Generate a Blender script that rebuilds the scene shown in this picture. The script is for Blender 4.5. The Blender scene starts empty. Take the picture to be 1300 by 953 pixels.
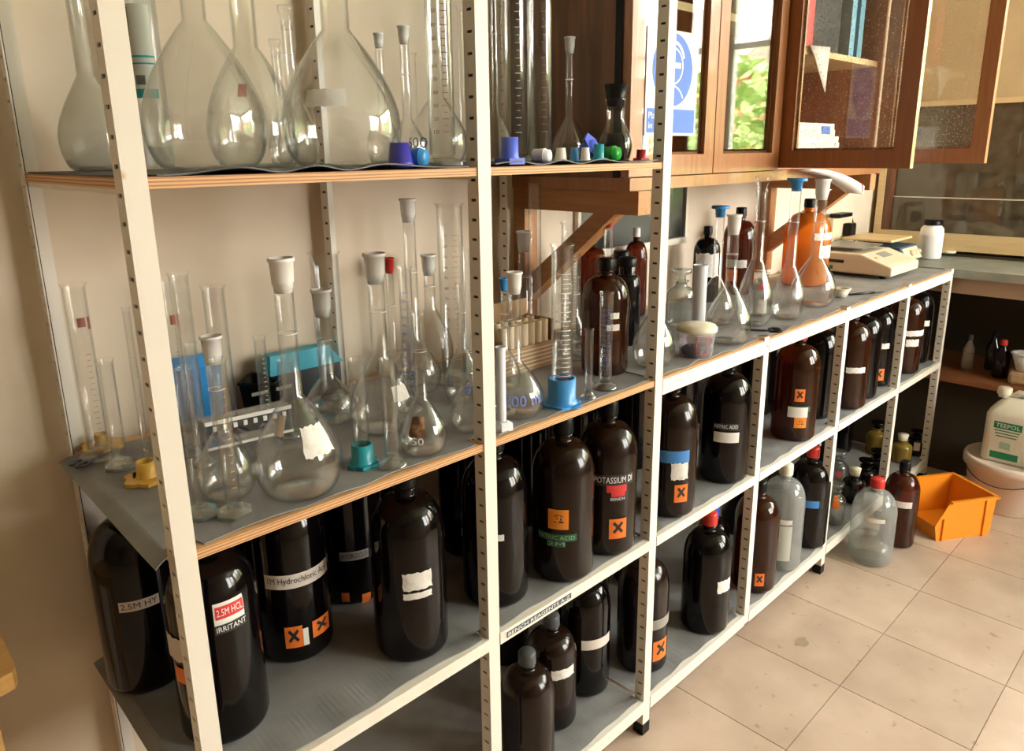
import bpy, math, random
from mathutils import Matrix, Vector
random.seed(7)
PI = math.pi
SC = bpy.context.scene
COL = SC.collection

# ------------------------------------------------------------------ camera
cam_data = bpy.data.cameras.new('camera')
cam = bpy.data.objects.new('camera', cam_data)
COL.objects.link(cam)
cam_data.sensor_width = 36.0
cam_data.sensor_fit = 'HORIZONTAL'
cam_data.lens = 932.24 / 1300 * 36.0
cam_data.shift_y = -45.0 / 1300
cam_data.clip_start = 0.02
RX = (0.71747767, -0.69647095, -0.01240981)
DN = (-0.18009123, -0.16825459, -0.969153)
FW = (0.67289891, 0.69758054, -0.24614722)
cam.matrix_world = Matrix(((RX[0], -DN[0], -FW[0], 0), (RX[1], -DN[1], -FW[1], 0), (RX[2], -DN[2], -FW[2], 1.370), (0, 0, 0, 1)))
SC.camera = cam

# ------------------------------------------------------------------ world, sun, exposure
SC.view_settings.view_transform = 'Standard'
SC.view_settings.look = 'None'
SC.view_settings.gamma = 1
SC.view_settings.use_curve_mapping = False
SC.view_settings.exposure = 1.3
W = bpy.data.worlds.new('world'); SC.world = W; W.use_nodes = True
bg = W.node_tree.nodes['Background']
bg.inputs['Color'].default_value = (1.0, 0.965, 0.91, 1)
bg.inputs['Strength'].default_value = 14.0
sun_d = bpy.data.lights.new('sun', 'SUN'); sun_d.energy = 14.0; sun_d.angle = 0.03; sun_d.color = (1, .95, .86)
sun = bpy.data.objects.new('sun', sun_d); COL.objects.link(sun)
sun.rotation_euler = Vector((0.55, 0.35, -0.75)).to_track_quat('-Z', 'Y').to_euler()   # high sun over the roof, falls on the garden
cy_ = SC.cycles
cy_.use_denoising = True
cy_.max_bounces = 8; cy_.diffuse_bounces = 4; cy_.glossy_bounces = 4; cy_.transmission_bounces = 4
cy_.transparent_max_bounces = 64
cy_.caustics_reflective = False; cy_.caustics_refractive = False
cy_.sample_clamp_indirect = 6.0

ROOM = dict(x0=-4.2, x1=4.35, y0=-2.7, y1=1.352, z1=2.75)
# openings: end wall (y range) and the wall facing the shelves (x range)
WIN_END = [(-2.35, -1.42), (-1.36, -0.62), (-0.56, 0.16)]
WIN_FRONT = [(2.2, 3.1), (3.2, 4.1)]
WZ = (0.95, 2.62)
def portal(name, loc, rot, sx, sy):
    d = bpy.data.lights.new(name, 'AREA'); d.shape = 'RECTANGLE'; d.size = sx; d.size_y = sy; d.energy = 1
    d.cycles.is_portal = True
    o = bpy.data.objects.new(name, d); COL.objects.link(o); o.location = loc; o.rotation_euler = rot
for a, b in WIN_END:
    portal('window_light', (ROOM['x1'] + .06, (a + b) / 2, sum(WZ) / 2), (0, PI / 2, 0), WZ[1] - WZ[0], b - a)
for a, b in WIN_FRONT:
    portal('window_light', ((a + b) / 2, ROOM['y0'] - .06, sum(WZ) / 2), (PI / 2, 0, 0), b - a, WZ[1] - WZ[0])

# ------------------------------------------------------------------ materials
MAT = {}
def newmat(name):
    m = bpy.data.materials.new(name); m.use_nodes = True
    nt = m.node_tree
    for n in list(nt.nodes): nt.nodes.remove(n)
    out = nt.nodes.new('ShaderNodeOutputMaterial')
    MAT[name] = m
    return m, nt, out
def N(nt, t, **kw):
    n = nt.nodes.new(t)
    for k, v in kw.items(): setattr(n, k, v)
    return n
def ramp(nt, src, stops):
    r = N(nt, 'ShaderNodeValToRGB')
    el = r.color_ramp.elements
    while len(el) < len(stops): el.new(.5)
    for e, (p, c) in zip(el, stops): e.position = p; e.color = (*c, 1)
    nt.links.new(src, r.inputs[0]); return r.outputs[0]
def coords(nt, scale=(1, 1, 1), obj=True):
    tc = N(nt, 'ShaderNodeTexCoord'); mp = N(nt, 'ShaderNodeMapping'); mp.inputs['Scale'].default_value = scale
    nt.links.new(tc.outputs['Object'], mp.inputs[0]); return mp.outputs[0]
def solid(name, col, rough=.5, spec=.5, noise=None, bump=0, metal=0, coat=0, nscale=20, second=None, thr=(.45, .6), stretch=(1, 1, 1), sss=0):
    m, nt, out = newmat(name)
    p = N(nt, 'ShaderNodeBsdfPrincipled')
    p.inputs['Base Color'].default_value = (*col, 1); p.inputs['Roughness'].default_value = rough
    p.inputs['Specular IOR Level'].default_value = spec; p.inputs['Metallic'].default_value = metal
    p.inputs['Coat Weight'].default_value = coat
    if second or bump:
        nz = N(nt, 'ShaderNodeTexNoise'); nz.inputs['Scale'].default_value = nscale; nz.inputs['Detail'].default_value = 5
        nt.links.new(coords(nt, stretch), nz.inputs['Vector'])
        if second: nt.links.new(ramp(nt, nz.outputs['Fac'], [(thr[0], col), (thr[1], second)]), p.inputs['Base Color'])
        if bump:
            b = N(nt, 'ShaderNodeBump'); b.inputs['Strength'].default_value = bump; b.inputs['Distance'].default_value = .004
            nt.links.new(nz.outputs['Fac'], b.inputs['Height']); nt.links.new(b.outputs[0], p.inputs['Normal'])
    nt.links.new(p.outputs[0], out.inputs[0]); return m
def wood(name, c1, c2, axis=0, rough=.45, scale=6, coat=0):
    m, nt, out = newmat(name)
    st = [14, 14, 14]; st[axis] = 1.2
    nz = N(nt, 'ShaderNodeTexNoise'); nz.inputs['Scale'].default_value = scale; nz.inputs['Detail'].default_value = 6; nz.inputs['Distortion'].default_value = .6
    nt.links.new(coords(nt, st), nz.inputs['Vector'])
    p = N(nt, 'ShaderNodeBsdfPrincipled'); p.inputs['Roughness'].default_value = rough; p.inputs['Coat Weight'].default_value = coat
    nt.links.new(ramp(nt, nz.outputs['Fac'], [(.3, c1), (.7, c2)]), p.inputs['Base Color'])
    b = N(nt, 'ShaderNodeBump'); b.inputs['Strength'].default_value = .15; b.inputs['Distance'].default_value = .002
    nt.links.new(nz.outputs['Fac'], b.inputs['Height']); nt.links.new(b.outputs[0], p.inputs['Normal'])
    nt.links.new(p.outputs[0], out.inputs[0]); return m
def glass(name, tint=(.97, .98, .97), edge=(.62, .66, .64), f0=.05, f1=.85, power=3.5, dust=0., dustcol=(.8, .78, .72), body=0., bodycol=(.1, .03, .01), rough=.02, speck=0, even=.4):
    # thin-walled glass: clear through the middle, reflective towards the rim
    m, nt, out = newmat(name)
    lw = N(nt, 'ShaderNodeLayerWeight'); lw.inputs['Blend'].default_value = .5
    pw = N(nt, 'ShaderNodeMath', operation='POWER'); nt.links.new(lw.outputs['Facing'], pw.inputs[0]); pw.inputs[1].default_value = power
    mr = N(nt, 'ShaderNodeMapRange'); nt.links.new(pw.outputs[0], mr.inputs['Value']); mr.inputs['To Min'].default_value = f0; mr.inputs['To Max'].default_value = f1
    tr = N(nt, 'ShaderNodeBsdfTransparent')
    p2 = N(nt, 'ShaderNodeMath', operation='POWER'); nt.links.new(lw.outputs['Facing'], p2.inputs[0]); p2.inputs[1].default_value = 2.2
    nt.links.new(ramp(nt, p2.outputs[0], [(0, tint), (1, edge)]), tr.inputs['Color'])
    gl = N(nt, 'ShaderNodeBsdfGlossy'); gl.inputs['Roughness'].default_value = rough
    mx = N(nt, 'ShaderNodeMixShader'); nt.links.new(mr.outputs[0], mx.inputs[0])
    base = tr.outputs[0]
    if dust or speck:
        df = N(nt, 'ShaderNodeBsdfDiffuse'); df.inputs['Color'].default_value = (*dustcol, 1)
        nz = N(nt, 'ShaderNodeTexNoise'); nz.inputs['Scale'].default_value = 220 if speck else 26; nz.inputs['Detail'].default_value = 4
        nt.links.new(coords(nt), nz.inputs['Vector'])
        md = N(nt, 'ShaderNodeMapRange'); nt.links.new(nz.outputs['Fac'], md.inputs['Value'])
        md.inputs['From Min'].default_value = .63 if speck else .35; md.inputs['From Max'].default_value = .67 if speck else .7
        md.inputs['To Min'].default_value = dust * (.25 if speck else even); md.inputs['To Max'].default_value = speck or dust
        m2 = N(nt, 'ShaderNodeMixShader'); nt.links.new(md.outputs[0], m2.inputs[0]); nt.links.new(base, m2.inputs[1]); nt.links.new(df.outputs[0], m2.inputs[2]); base = m2.outputs[0]
    if body:
        df = N(nt, 'ShaderNodeBsdfDiffuse'); df.inputs['Color'].default_value = (*bodycol, 1)
        m2 = N(nt, 'ShaderNodeMixShader'); m2.inputs[0].default_value = body; nt.links.new(base, m2.inputs[1]); nt.links.new(df.outputs[0], m2.inputs[2]); base = m2.outputs[0]
    nt.links.new(base, mx.inputs[1]); nt.links.new(gl.outputs[0], mx.inputs[2]); nt.links.new(mx.outputs[0], out.inputs[0])
    return m
def emit(name, col, s):
    m, nt, out = newmat(name); e = N(nt, 'ShaderNodeEmission'); e.inputs[0].default_value = (*col, 1); e.inputs[1].default_value = s
    nt.links.new(e.outputs[0], out.inputs[0]); return m

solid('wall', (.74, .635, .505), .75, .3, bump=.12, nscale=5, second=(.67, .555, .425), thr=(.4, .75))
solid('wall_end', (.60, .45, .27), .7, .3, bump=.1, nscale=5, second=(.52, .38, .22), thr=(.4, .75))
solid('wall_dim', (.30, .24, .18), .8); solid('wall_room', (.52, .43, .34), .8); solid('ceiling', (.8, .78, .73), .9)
solid('white_trim', (.82, .80, .76), .4)
solid('grout', (.36, .26, .19), .8)
solid('cream_metal', (.79, .735, .65), .38, nscale=30, second=(.76, .68, .56), thr=(.4, .7), bump=.03)
solid('cream_worn', (.79, .735, .65), .45, nscale=24, second=(.50, .30, .14), thr=(.70, .80), bump=.06)
solid('slot_shade', (.03, .028, .026), .5, metal=.3)
solid('mat_grey', (.30, .295, .29), .55, .4, nscale=9, second=(.20, .198, .2), thr=(.35, .65), bump=.35)
solid('mat_black', (.035, .035, .037), .45, .5, nscale=12, bump=.4)
wood('ply', (.62, .33, .14), (.80, .50, .26), 0)
wood('cab_red', (.27, .09, .027), (.36, .13, .042), 2, .35, coat=.3)  # darker copy of the cupboard wood, shade put into the colour
wood('cab_lit', (.33, .125, .045), (.42, .18, .07), 2, .35, coat=.3)  # same wood in a lighter tone for faces in the light
wood('cab_panel_shaded', (.07, .024, .009), (.21, .078, .025), 2, .4, scale=2.5, coat=.2)  # mottled brown, painted darker for the side facing away from the windows
wood('bracket', (.40, .17, .06), (.55, .26, .10), 1, .5)
wood('pale_wood', (.62, .40, .20), (.72, .50, .28), 1, .5)
wood('cream_wood', (.70, .50, .25), (.76, .57, .32), 1, .5)
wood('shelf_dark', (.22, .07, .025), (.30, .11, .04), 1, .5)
wood('honey', (.62, .33, .08), (.75, .46, .16), 0, .4, coat=.2)
solid('bench_grey', (.22, .24, .21), .5, nscale=14, second=(.28, .27, .22))
solid('bench_apron', (.42, .28, .18), .6)
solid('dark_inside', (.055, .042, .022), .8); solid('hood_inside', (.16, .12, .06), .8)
solid('hardboard', (.44, .19, .10), .5, nscale=30, second=(.36, .145, .075))
glass('glass', tint=(.995, .998, .995), edge=(.93, .95, .94), f0=.05, f1=.75, power=2.6, dust=.012)  # the slight dust share is a milky glow painted into clean glass
glass('glass_dusty', dust=.30, even=.75, dustcol=(.80, .74, .64), edge=(.85, .86, .83))
glass('glass_frost', tint=(.92, .92, .9), dust=.82, even=.9, dustcol=(.95, .94, .92), rough=.25)
glass('pane', f0=.06, f1=.95, power=2.6, tint=(.95, .96, .95), edge=(.9, .9, .9))
glass('pane_dusty', f0=.05, f1=.6, power=3.5, dust=.16, speck=.7, dustcol=(.85, .82, .75), tint=(.93, .93, .9), edge=(.85, .85, .82))
glass('sash_glass', f0=.05, f1=.5, power=4, dust=.22, tint=(.6, .58, .5), edge=(.5, .5, .45), dustcol=(.5, .42, .3))
glass('clear_bottle', tint=(.90, .92, .91), edge=(.75, .78, .77), dust=.26, even=.8, dustcol=(.84, .86, .85), f1=.7)
glass('liquid', tint=(.78, .82, .81), edge=(.55, .6, .58), f0=.06, f1=.6)
glass('green_glass', tint=(.18, .22, .16), edge=(.05, .06, .04), body=.25, bodycol=(.02, .025, .02))
glass('amber', tint=(.32, .08, .018), edge=(.05, .012, .004), f0=.04, f1=.7, body=.25, bodycol=(.10, .028, .009), rough=.05)
glass('orange_glass', tint=(.92, .42, .06), edge=(.55, .17, .02), f0=.05, f1=.6, body=.4, bodycol=(.85, .28, .03), rough=.04)
glass('yellow_glass', tint=(.5, .36, .08), edge=(.3, .2, .04), body=.5, bodycol=(.42, .28, .05))
solid('dark_glass', (.003, .002, .002), .10, .36, nscale=6, second=(.005, .0035, .003))
solid('brown_glass', (.011, .0045, .0025), .16, .4, nscale=5, second=(.007, .003, .002))
solid('dark_liquid', (.002, .0015, .0015), .06, .3)
for nm, c, r in [('black', (.012, .012, .012), .35), ('grey', (.07, .075, .08), .4), ('red', (.62, .035, .022), .35), ('blue', (.035, .10, .55), .35), ('white', (.86, .85, .82), .4), ('cream', (.80, .74, .58), .5),
                 ('teal', (.015, .30, .36), .35), ('sky', (.045, .27, .62), .35), ('royal', (.10, .16, .78), .35), ('violet', (.05, .045, .42), .35), ('yellow', (.72, .42, .07), .4), ('green', (.03, .40, .05), .35), ('darkred', (.35, .012, .012), .35)]:
    solid('plastic_' + nm, c if nm != 'black' else (.005, .005, .005), r, .5 if nm != 'black' else .22)
solid('plastic_milky', (.80, .83, .88), .35)
solid('frost', (.86, .86, .83), .5)
for nm, c in [('paper', (.80, .76, .70)), ('tape', (.66, .56, .50)), ('tapewhite', (.78, .71, .64)), ('tapegrey', (.30, .28, .25)), ('pink', (.66, .50, .50)), ('orange', (.90, .20, .025)), ('corr', (.90, .28, .02)),
              ('green', (.02, .13, .045)), ('lblue', (.06, .24, .62)), ('lblack', (.02, .02, .022)), ('lwhite', (.85, .82, .78)), ('lred', (.68, .04, .04)), ('ink', (.02, .02, .02)), ('inkblue', (.18, .26, .72)), ('inkwhite', (.88, .87, .84)),
              ('inkpale', (.35, .50, .38)), ('inkbrown', (.28, .10, .07)), ('inkorange', (.66, .27, .06)), ('inkred', (.6, .15, .1)), ('palelabel', (.62, .64, .58)), ('inkteal', (.03, .36, .38)), ('signblue', (.10, .22, .68)), ('greenprint', (.01, .22, .09))]:
    solid(nm, c, .6)
solid('spill', (.34, .25, .175), .6); solid('stain', (.42, .24, .12), .7, nscale=60, second=(.14, .06, .03), thr=(.4, .6))
solid('paper_torn', (.82, .79, .74), .7, nscale=70, second=(.60, .55, .50), thr=(.5, .75), bump=.3)
solid('cardboard', (.46, .30, .16), .8, nscale=30, second=(.40, .25, .13))
solid('tube_cream', (.78, .66, .48), .7)
solid('steel', (.55, .55, .55), .3, metal=.9)
solid('dark_metal', (.10, .10, .10), .35, metal=.8)
solid('balance_beige', (.74, .62, .44), .45)
solid('balance_pan', (.30, .28, .25), .35, metal=.7)
solid('panel_dark', (.03, .032, .03), .15, .6)
solid('device_blue', (.05, .09, .14), .4)
solid('bin_orange', (.90, .30, .015), .42)
solid('bucket_white', (.74, .60, .50), .5)
solid('can_cream', (.76, .70, .58), .45, nscale=10, second=(.72, .64, .50))
solid('powder', (.03, .035, .09), .9)
glass('tub_plastic', tint=(.85, .80, .82), edge=(.7, .66, .68), dust=.35, dustcol=(.85, .78, .80), rough=.25, f0=.03, f1=.4)
glass('clear_plastic', tint=(.85, .87, .88), edge=(.7, .72, .72), dust=.2, dustcol=(.85, .86, .86), rough=.12)
solid('folder_red', (.70, .05, .06), .4); solid('folder_black', (.025, .03, .035), .5); solid('folder_blue', (.22, .48, .66), .5)
solid('carton_blue', (.02, .28, .70), .45); solid('carton_teal', (.01, .36, .50), .45)
solid('leaf', (.20, .32, .09), .5, nscale=3, second=(.34, .44, .16), thr=(.35, .65)); solid('bark', (.14, .09, .05), .9); solid('brick', (.50, .20, .12), .9); solid('roof_tile', (.40, .30, .27), .9); solid('lawn', (.14, .24, .06), .9)
# vinyl floor tile: every tile a little different
m, nt, out = newmat('tile')
p = N(nt, 'ShaderNodeBsdfPrincipled'); p.inputs['Roughness'].default_value = .38
oi = N(nt, 'ShaderNodeObjectInfo'); g = N(nt, 'ShaderNodeNewGeometry')
nz = N(nt, 'ShaderNodeTexNoise'); nz.inputs['Scale'].default_value = 7; nz.inputs['Detail'].default_value = 8; nt.links.new(g.outputs['Position'], nz.inputs['Vector'])
c1 = ramp(nt, nz.outputs['Fac'], [(.3, (.47, .345, .26)), (.7, (.60, .46, .36))])
n2 = N(nt, 'ShaderNodeTexNoise'); n2.inputs['Scale'].default_value = 26; n2.inputs['Detail'].default_value = 3; nt.links.new(g.outputs['Position'], n2.inputs['Vector'])
dirt = ramp(nt, n2.outputs['Fac'], [(.66, (1, 1, 1)), (.78, (.55, .42, .32))])
mu = N(nt, 'ShaderNodeMix', data_type='RGBA', blend_type='MULTIPLY'); mu.inputs[0].default_value = .8
nt.links.new(c1, mu.inputs[6]); nt.links.new(dirt, mu.inputs[7])
hv = N(nt, 'ShaderNodeHueSaturation'); mr = N(nt, 'ShaderNodeMapRange'); mr.inputs['To Min'].default_value = .92; mr.inputs['To Max'].default_value = 1.06
nt.links.new(oi.outputs['Random'], mr.inputs['Value']); nt.links.new(mr.outputs[0], hv.inputs['Value']); nt.links.new(mu.outputs[2], hv.inputs['Color'])
nt.links.new(hv.outputs[0], p.inputs['Base Color']); nt.links.new(p.outputs[0], out.inputs[0])
# plywood with its layers showing in the edge
m, nt, out = newmat('ply_edge')
p = N(nt, 'ShaderNodeBsdfPrincipled'); p.inputs['Roughness'].default_value = .6
wv = N(nt, 'ShaderNodeTexWave', wave_type='BANDS', bands_direction='Z'); wv.inputs['Scale'].default_value = 75; wv.inputs['Distortion'].default_value = 1.2; wv.inputs['Detail'].default_value = 2
nt.links.new(coords(nt, (.15, .15, 1)), wv.inputs['Vector'])
nt.links.new(ramp(nt, wv.outputs['Fac'], [(.2, (.42, .19, .075)), (.6, (.72, .42, .20))]), p.inputs['Base Color']); nt.links.new(p.outputs[0], out.inputs[0])

# ------------------------------------------------------------------ mesh helpers
class MB:
    def __init__(s): s.v = []; s.f = []; s.sm = []
    def add(s, v, f, smooth=False):
        o = len(s.v); s.v += [tuple(p) for p in v]; s.f += [tuple(i + o for i in q) for q in f]; s.sm += [smooth] * len(f); return s
    def box(s, x0, x1, y0, y1, z0, z1):
        v = [(x, y, z) for z in (z0, z1) for y in (y0, y1) for x in (x0, x1)]
        return s.add(v, [(0, 2, 3, 1), (4, 5, 7, 6), (0, 1, 5, 4), (2, 6, 7, 3), (0, 4, 6, 2), (1, 3, 7, 5)])
    def hexa(s, b, t):           # bottom quad, top quad (ccw from above)
        return s.add(list(b) + list(t), [(3, 2, 1, 0), (4, 5, 6, 7), (0, 1, 5, 4), (1, 2, 6, 5), (2, 3, 7, 6), (3, 0, 4, 7)])
    def prism(s, pts, z0, z1, smooth=False):
        n = len(pts); v = [(x, y, z0) for x, y in pts] + [(x, y, z1) for x, y in pts]
        s.add(v, [tuple(range(n - 1, -1, -1)), tuple(range(n, 2 * n))]); 
        o = len(s.v) - 2 * n
        for i in range(n): s.f.append((o + i, o + (i + 1) % n, o + n + (i + 1) % n, o + n + i)); s.sm.append(smooth)
        return s
    def lathe(s, prof, seg=32, cx=0, cy=0, smooth=True, fun=None):
        rings = []; v = []; f = []
        for r, z in prof:
            if r < 1e-6: rings.append([len(v)]); v.append((cx, cy, z))
            else:
                rings.append(list(range(len(v), len(v) + seg)))
                for i in range(seg):
                    a = 2 * PI * i / seg; rr = r * (fun(a) if fun else 1); v.append((cx + rr * math.cos(a), cy + rr * math.sin(a), z))
        for A, B in zip(rings, rings[1:]):
            if len(A) == 1 and len(B) == 1: continue
            if len(A) == 1: f += [(A[0], B[(i + 1) % seg], B[i]) for i in range(seg)]
            elif len(B) == 1: f += [(A[i], A[(i + 1) % seg], B[0]) for i in range(seg)]
            else: f += [(A[i], A[(i + 1) % seg], B[(i + 1) % seg], B[i]) for i in range(seg)]
        return s.add(v, f, smooth)
    def tube(s, pts, r, seg=8, caps=True):
        pts = [Vector(p) for p in pts]; v = []; f = []; up = None
        for i, p in enumerate(pts):
            t = (pts[min(i + 1, len(pts) - 1)] - pts[max(i - 1, 0)]).normalized()
            if up is None: up = Vector((0, 0, 1)) if abs(t.z) < .9 else Vector((1, 0, 0))
            a = t.cross(up).normalized(); b = a.cross(t).normalized(); up = b
            rr = r[i] if isinstance(r, (list, tuple)) else r
            for k in range(seg): q = p + a * (rr * math.cos(2 * PI * k / seg)) + b * (rr * math.sin(2 * PI * k / seg)); v.append(tuple(q))
        for i in range(len(pts) - 1):
            for k in range(seg): f.append((i * seg + k, i * seg + (k + 1) % seg, (i + 1) * seg + (k + 1) % seg, (i + 1) * seg + k))
        if caps: f.append(tuple(range(seg - 1, -1, -1))); f.append(tuple((len(pts) - 1) * seg + k for k in range(seg)))
        return s.add(v, f, True)
    def quad(s, a, b, c, d): return s.add([a, b, c, d], [(0, 1, 2, 3)])
    def xform(s, M):
        s.v = [tuple(M @ Vector(p)) for p in s.v]; return s
    def mesh(s, name, mat):
        me = bpy.data.meshes.new(name); me.from_pydata(s.v, [], s.f)
        me.polygons.foreach_set('use_smooth', s.sm)
        ms = mat if isinstance(mat, (list, tuple)) else [mat]
        for q in ms: me.materials.append(MAT[q])
        me.update(); return me
    def obj(s, name, mat, parent=None, loc=None, rz=0, bevel=0):
        o = bpy.data.objects.new(name, s.mesh(name, mat)); COL.objects.link(o)
        if parent: o.parent = parent
        if loc is not None: o.location = loc
        o.rotation_euler.z = rz
        if bevel:
            b = o.modifiers.new('bevel', 'BEVEL'); b.width = bevel; b.segments = 2; b.limit_method = 'ANGLE'
        return o
def thing(name, label, cat, loc=(0, 0, 0), rz=0, group=None):
    o = bpy.data.objects.new(name, None); COL.objects.link(o); o.empty_display_size = .02
    o.location = loc; o.rotation_euler = (0, 0, rz); o['label'] = label; o['category'] = cat
    if group: o['group'] = group
    return o
def tag(o, label, cat, group=None):
    o['label'] = label; o['category'] = cat
    if group: o['group'] = group
    return o
def struct(o): o['kind'] = 'structure'; return o
TXT = {}
def text_mesh(t):
    if t not in TXT:
        cu = bpy.data.curves.new('lettering', 'FONT'); cu.body = t; cu.size = 1; cu.resolution_u = 2
        ob = bpy.data.objects.new('lettering', cu); COL.objects.link(ob)
        dg = bpy.context.evaluated_depsgraph_get(); me = bpy.data.meshes.new_from_object(ob.evaluated_get(dg))
        vs = [(v.co.x, v.co.y) for v in me.vertices]; fs = [tuple(p.vertices) for p in me.polygons]
        bpy.data.objects.remove(ob); bpy.data.meshes.remove(me); bpy.data.curves.remove(cu)
        xs = [a for a, b in vs]; ys = [b for a, b in vs]
        x0, x1, y0, y1 = min(xs), max(xs), min(ys), max(ys)
        TXT[t] = ([((a - x0) / (x1 - x0), (b - y0) / (y1 - y0)) for a, b in vs], fs)
    return TXT[t]
def flat_text(mb, t, M):          # text in the unit square, placed by matrix M (u, v, 0)
    vs, fs = text_mesh(t); mb.add([M @ Vector((a, b, 0)) for a, b in vs], fs); return mb

# ------------------------------------------------------------------ the room
X0, X1, Y0, Y1, Z1 = ROOM['x0'], ROOM['x1'], ROOM['y0'], ROOM['y1'], ROOM['z1']
T = .12
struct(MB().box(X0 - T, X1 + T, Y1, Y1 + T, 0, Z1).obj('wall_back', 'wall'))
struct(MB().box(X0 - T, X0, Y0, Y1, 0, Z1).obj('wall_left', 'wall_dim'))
struct(MB().box(X0 - T, X1 + T, Y0 - T, Y1 + T, Z1, Z1 + .1).obj('ceiling', 'ceiling'))
def wall_openings(lo, hi, wins, put):
    mb = MB(); cuts = [lo] + [c for w in wins for c in w] + [hi]
    put(mb, lo, hi, 0, WZ[0]); put(mb, lo, hi, WZ[1], Z1)
    for i in range(0, len(cuts), 2): put(mb, cuts[i], cuts[i + 1], WZ[0], WZ[1])
    return mb
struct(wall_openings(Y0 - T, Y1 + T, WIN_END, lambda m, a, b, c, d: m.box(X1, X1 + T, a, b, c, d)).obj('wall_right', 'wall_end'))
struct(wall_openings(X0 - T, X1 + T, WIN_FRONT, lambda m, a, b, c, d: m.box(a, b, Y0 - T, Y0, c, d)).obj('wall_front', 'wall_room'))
wn = 0
def window(put):
    global wn
    wn += 1; fr = MB(); w = .045
    return fr, wn
for a, b in WIN_END:
    fr, k = window(None); w = .04; x = X1 + .03
    fr.box(x, x + .05, a, a + w, *WZ); fr.box(x, x + .05, b - w, b, *WZ); fr.box(x, x + .05, a + w, b - w, WZ[0], WZ[0] + w); fr.box(x, x + .05, a + w, b - w, WZ[1] - w, WZ[1])
    fr.box(x, x + .05, a + w, b - w, 1.98, 2.01)
    o = struct(fr.obj('window_%d' % k, 'white_trim'))
    MB().box(x + .02, x + .024, a + w, b - w, WZ[0] + w, 1.98).obj('window_pane', 'pane', o)
    MB().box(x + .02, x + .024, a + w, b - w, 2.01, WZ[1] - w).obj('window_pane', 'pane', o)
for a, b in WIN_FRONT:
    fr, k = window(None); w = .05; y = Y0 - .08
    fr.box(a, a + w, y, y + .05, *WZ); fr.box(b - w, b, y, y + .05, *WZ); fr.box(a + w, b - w, y, y + .05, WZ[0], WZ[0] + w); fr.box(a + w, b - w, y, y + .05, WZ[1] - w, WZ[1])
    o = struct(fr.obj('window_%d' % k, 'white_trim'))
    MB().box(a + w, b - w, y + .02, y + .024, WZ[0] + w, WZ[1] - w).obj('window_pane', 'pane', o)
# floor: adhesive bed with separate vinyl tiles
TS = .3053
fl_o = struct(MB().box(X0 - T, X1 + T, Y0 - T, Y1 + T, -.1, -.0025).obj('floor', 'grout'))
tm = MB(); h = TS / 2 - .0007
tm.hexa([(-h, -h, -.004), (h, -h, -.004), (h, h, -.004), (-h, h, -.004)], [(-h + .0006, -h + .0006, 0), (h - .0006, -h + .0006, 0), (h - .0006, h - .0006, 0), (-h + .0006, h - .0006, 0)])
tile_me = tm.mesh('floor_tile', 'tile')
tx0, ty0 = 2.40 * .86 - 8 * TS, .692 * .86 - 6 * TS
for i in range(16):
    for j in range(9):
        o = bpy.data.objects.new('floor_tile', tile_me); COL.objects.link(o); o.parent = fl_o
        o.location = (tx0 + (i + .5) * TS, ty0 + (j + .5) * TS, 0)
rest = MB(); rest.box(X0, tx0, Y0, Y1, -.003, 0); rest.box(tx0 + 16 * TS, X1, Y0, Y1, -.003, 0); rest.box(tx0, tx0 + 16 * TS, Y0, ty0, -.003, 0); rest.box(tx0, tx0 + 16 * TS, ty0 + 9 * TS, Y1, -.003, 0)
o = rest.obj('floor_covering', 'tile', fl_o)
# stains and crumbs on the floor
for (x, y, r, m) in [(1.86, .745, .022, 'stain')]:
    pts = [(x + r * (1 + .18 * math.sin(3 * a) + .1 * math.sin(5 * a + 1)) * math.cos(a), y + r * .8 * math.sin(a)) for a in [2 * PI * k / 20 for k in range(20)]]
    MB().prism(pts, .0002, .0008).obj('floor_stain', 'spill' if 'spill' in MAT else 'stain', fl_o)
mb = MB()
for k in range(34):
    x = random.uniform(1.7, 3.1); y = random.uniform(.25, .85); s = random.uniform(.002, .005)
    mb.box(x, x + s, y, y + s * .6, .0002, .0015)
o = mb.obj('crumbs', 'tape', fl_o); o['kind'] = 'stuff'

# ------------------------------------------------------------------ slotted-angle rack
PX = [.2578, .7626, 1.2510, 1.7280, 2.2400, 2.7740, 3.2510]       # left faces of the posts
FW_ = .0260                                                         # flange width
YF, YB = .86, 1.334
ZT, ZM, ZL, ZB = 1.3528, .9013, .5255, .0989                        # where things stand on the four shelf levels
def post(parent, x, front, z0, z1, foot=True):
    t = .002; mb = MB(); ya, yb = (YF, YF + FW_) if front else (YB - FW_, YB)
    yc = (ya + yb) / 2; sl = .0058; sh = .0023; pitch = .0305
    # side flange with real slots
    zs = []; z = z0 + .02
    while z < z1 - .015: zs.append(z); z += pitch
    y0, y1 = ya + (t if front else 0), yb - (0 if front else t)
    def strip(a, b, c, d): mb.box(x, x + t, a, b, c, d)
    strip(y0, yc - sl, z0, z1); strip(yc + sl, y1, z0, z1)
    pz = z0
    for z in zs: strip(yc - sl, yc + sl, pz, z - sh); pz = z + sh
    strip(yc - sl, yc + sl, pz, z1)
    yy = (ya, ya + t) if front else (yb - t, yb)
    mb.box(x, x + FW_, yy[0], yy[1], z0, z1)
    o = mb.obj('post', 'cream_worn', parent)
    MB().box(x + t + .0004, x + t + .0024, yc - .008, yc + .008, z0 + .005, z1 - .005).obj('slot_shade_strip', 'slot_shade', o)  # dark strip stands in for the shade inside the slots
    if foot:
        MB().box(x - .001, x + FW_ + .001, min(ya, yb) - .001, max(ya, yb) + .001, 0.0, z0 + .0).obj('foot', 'plastic_black', o)
    return o
tall = thing('slotted_angle_rack', 'tall cream slotted-angle rack carrying glassware and bottles', 'shelving', (0, 0, 0))
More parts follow.
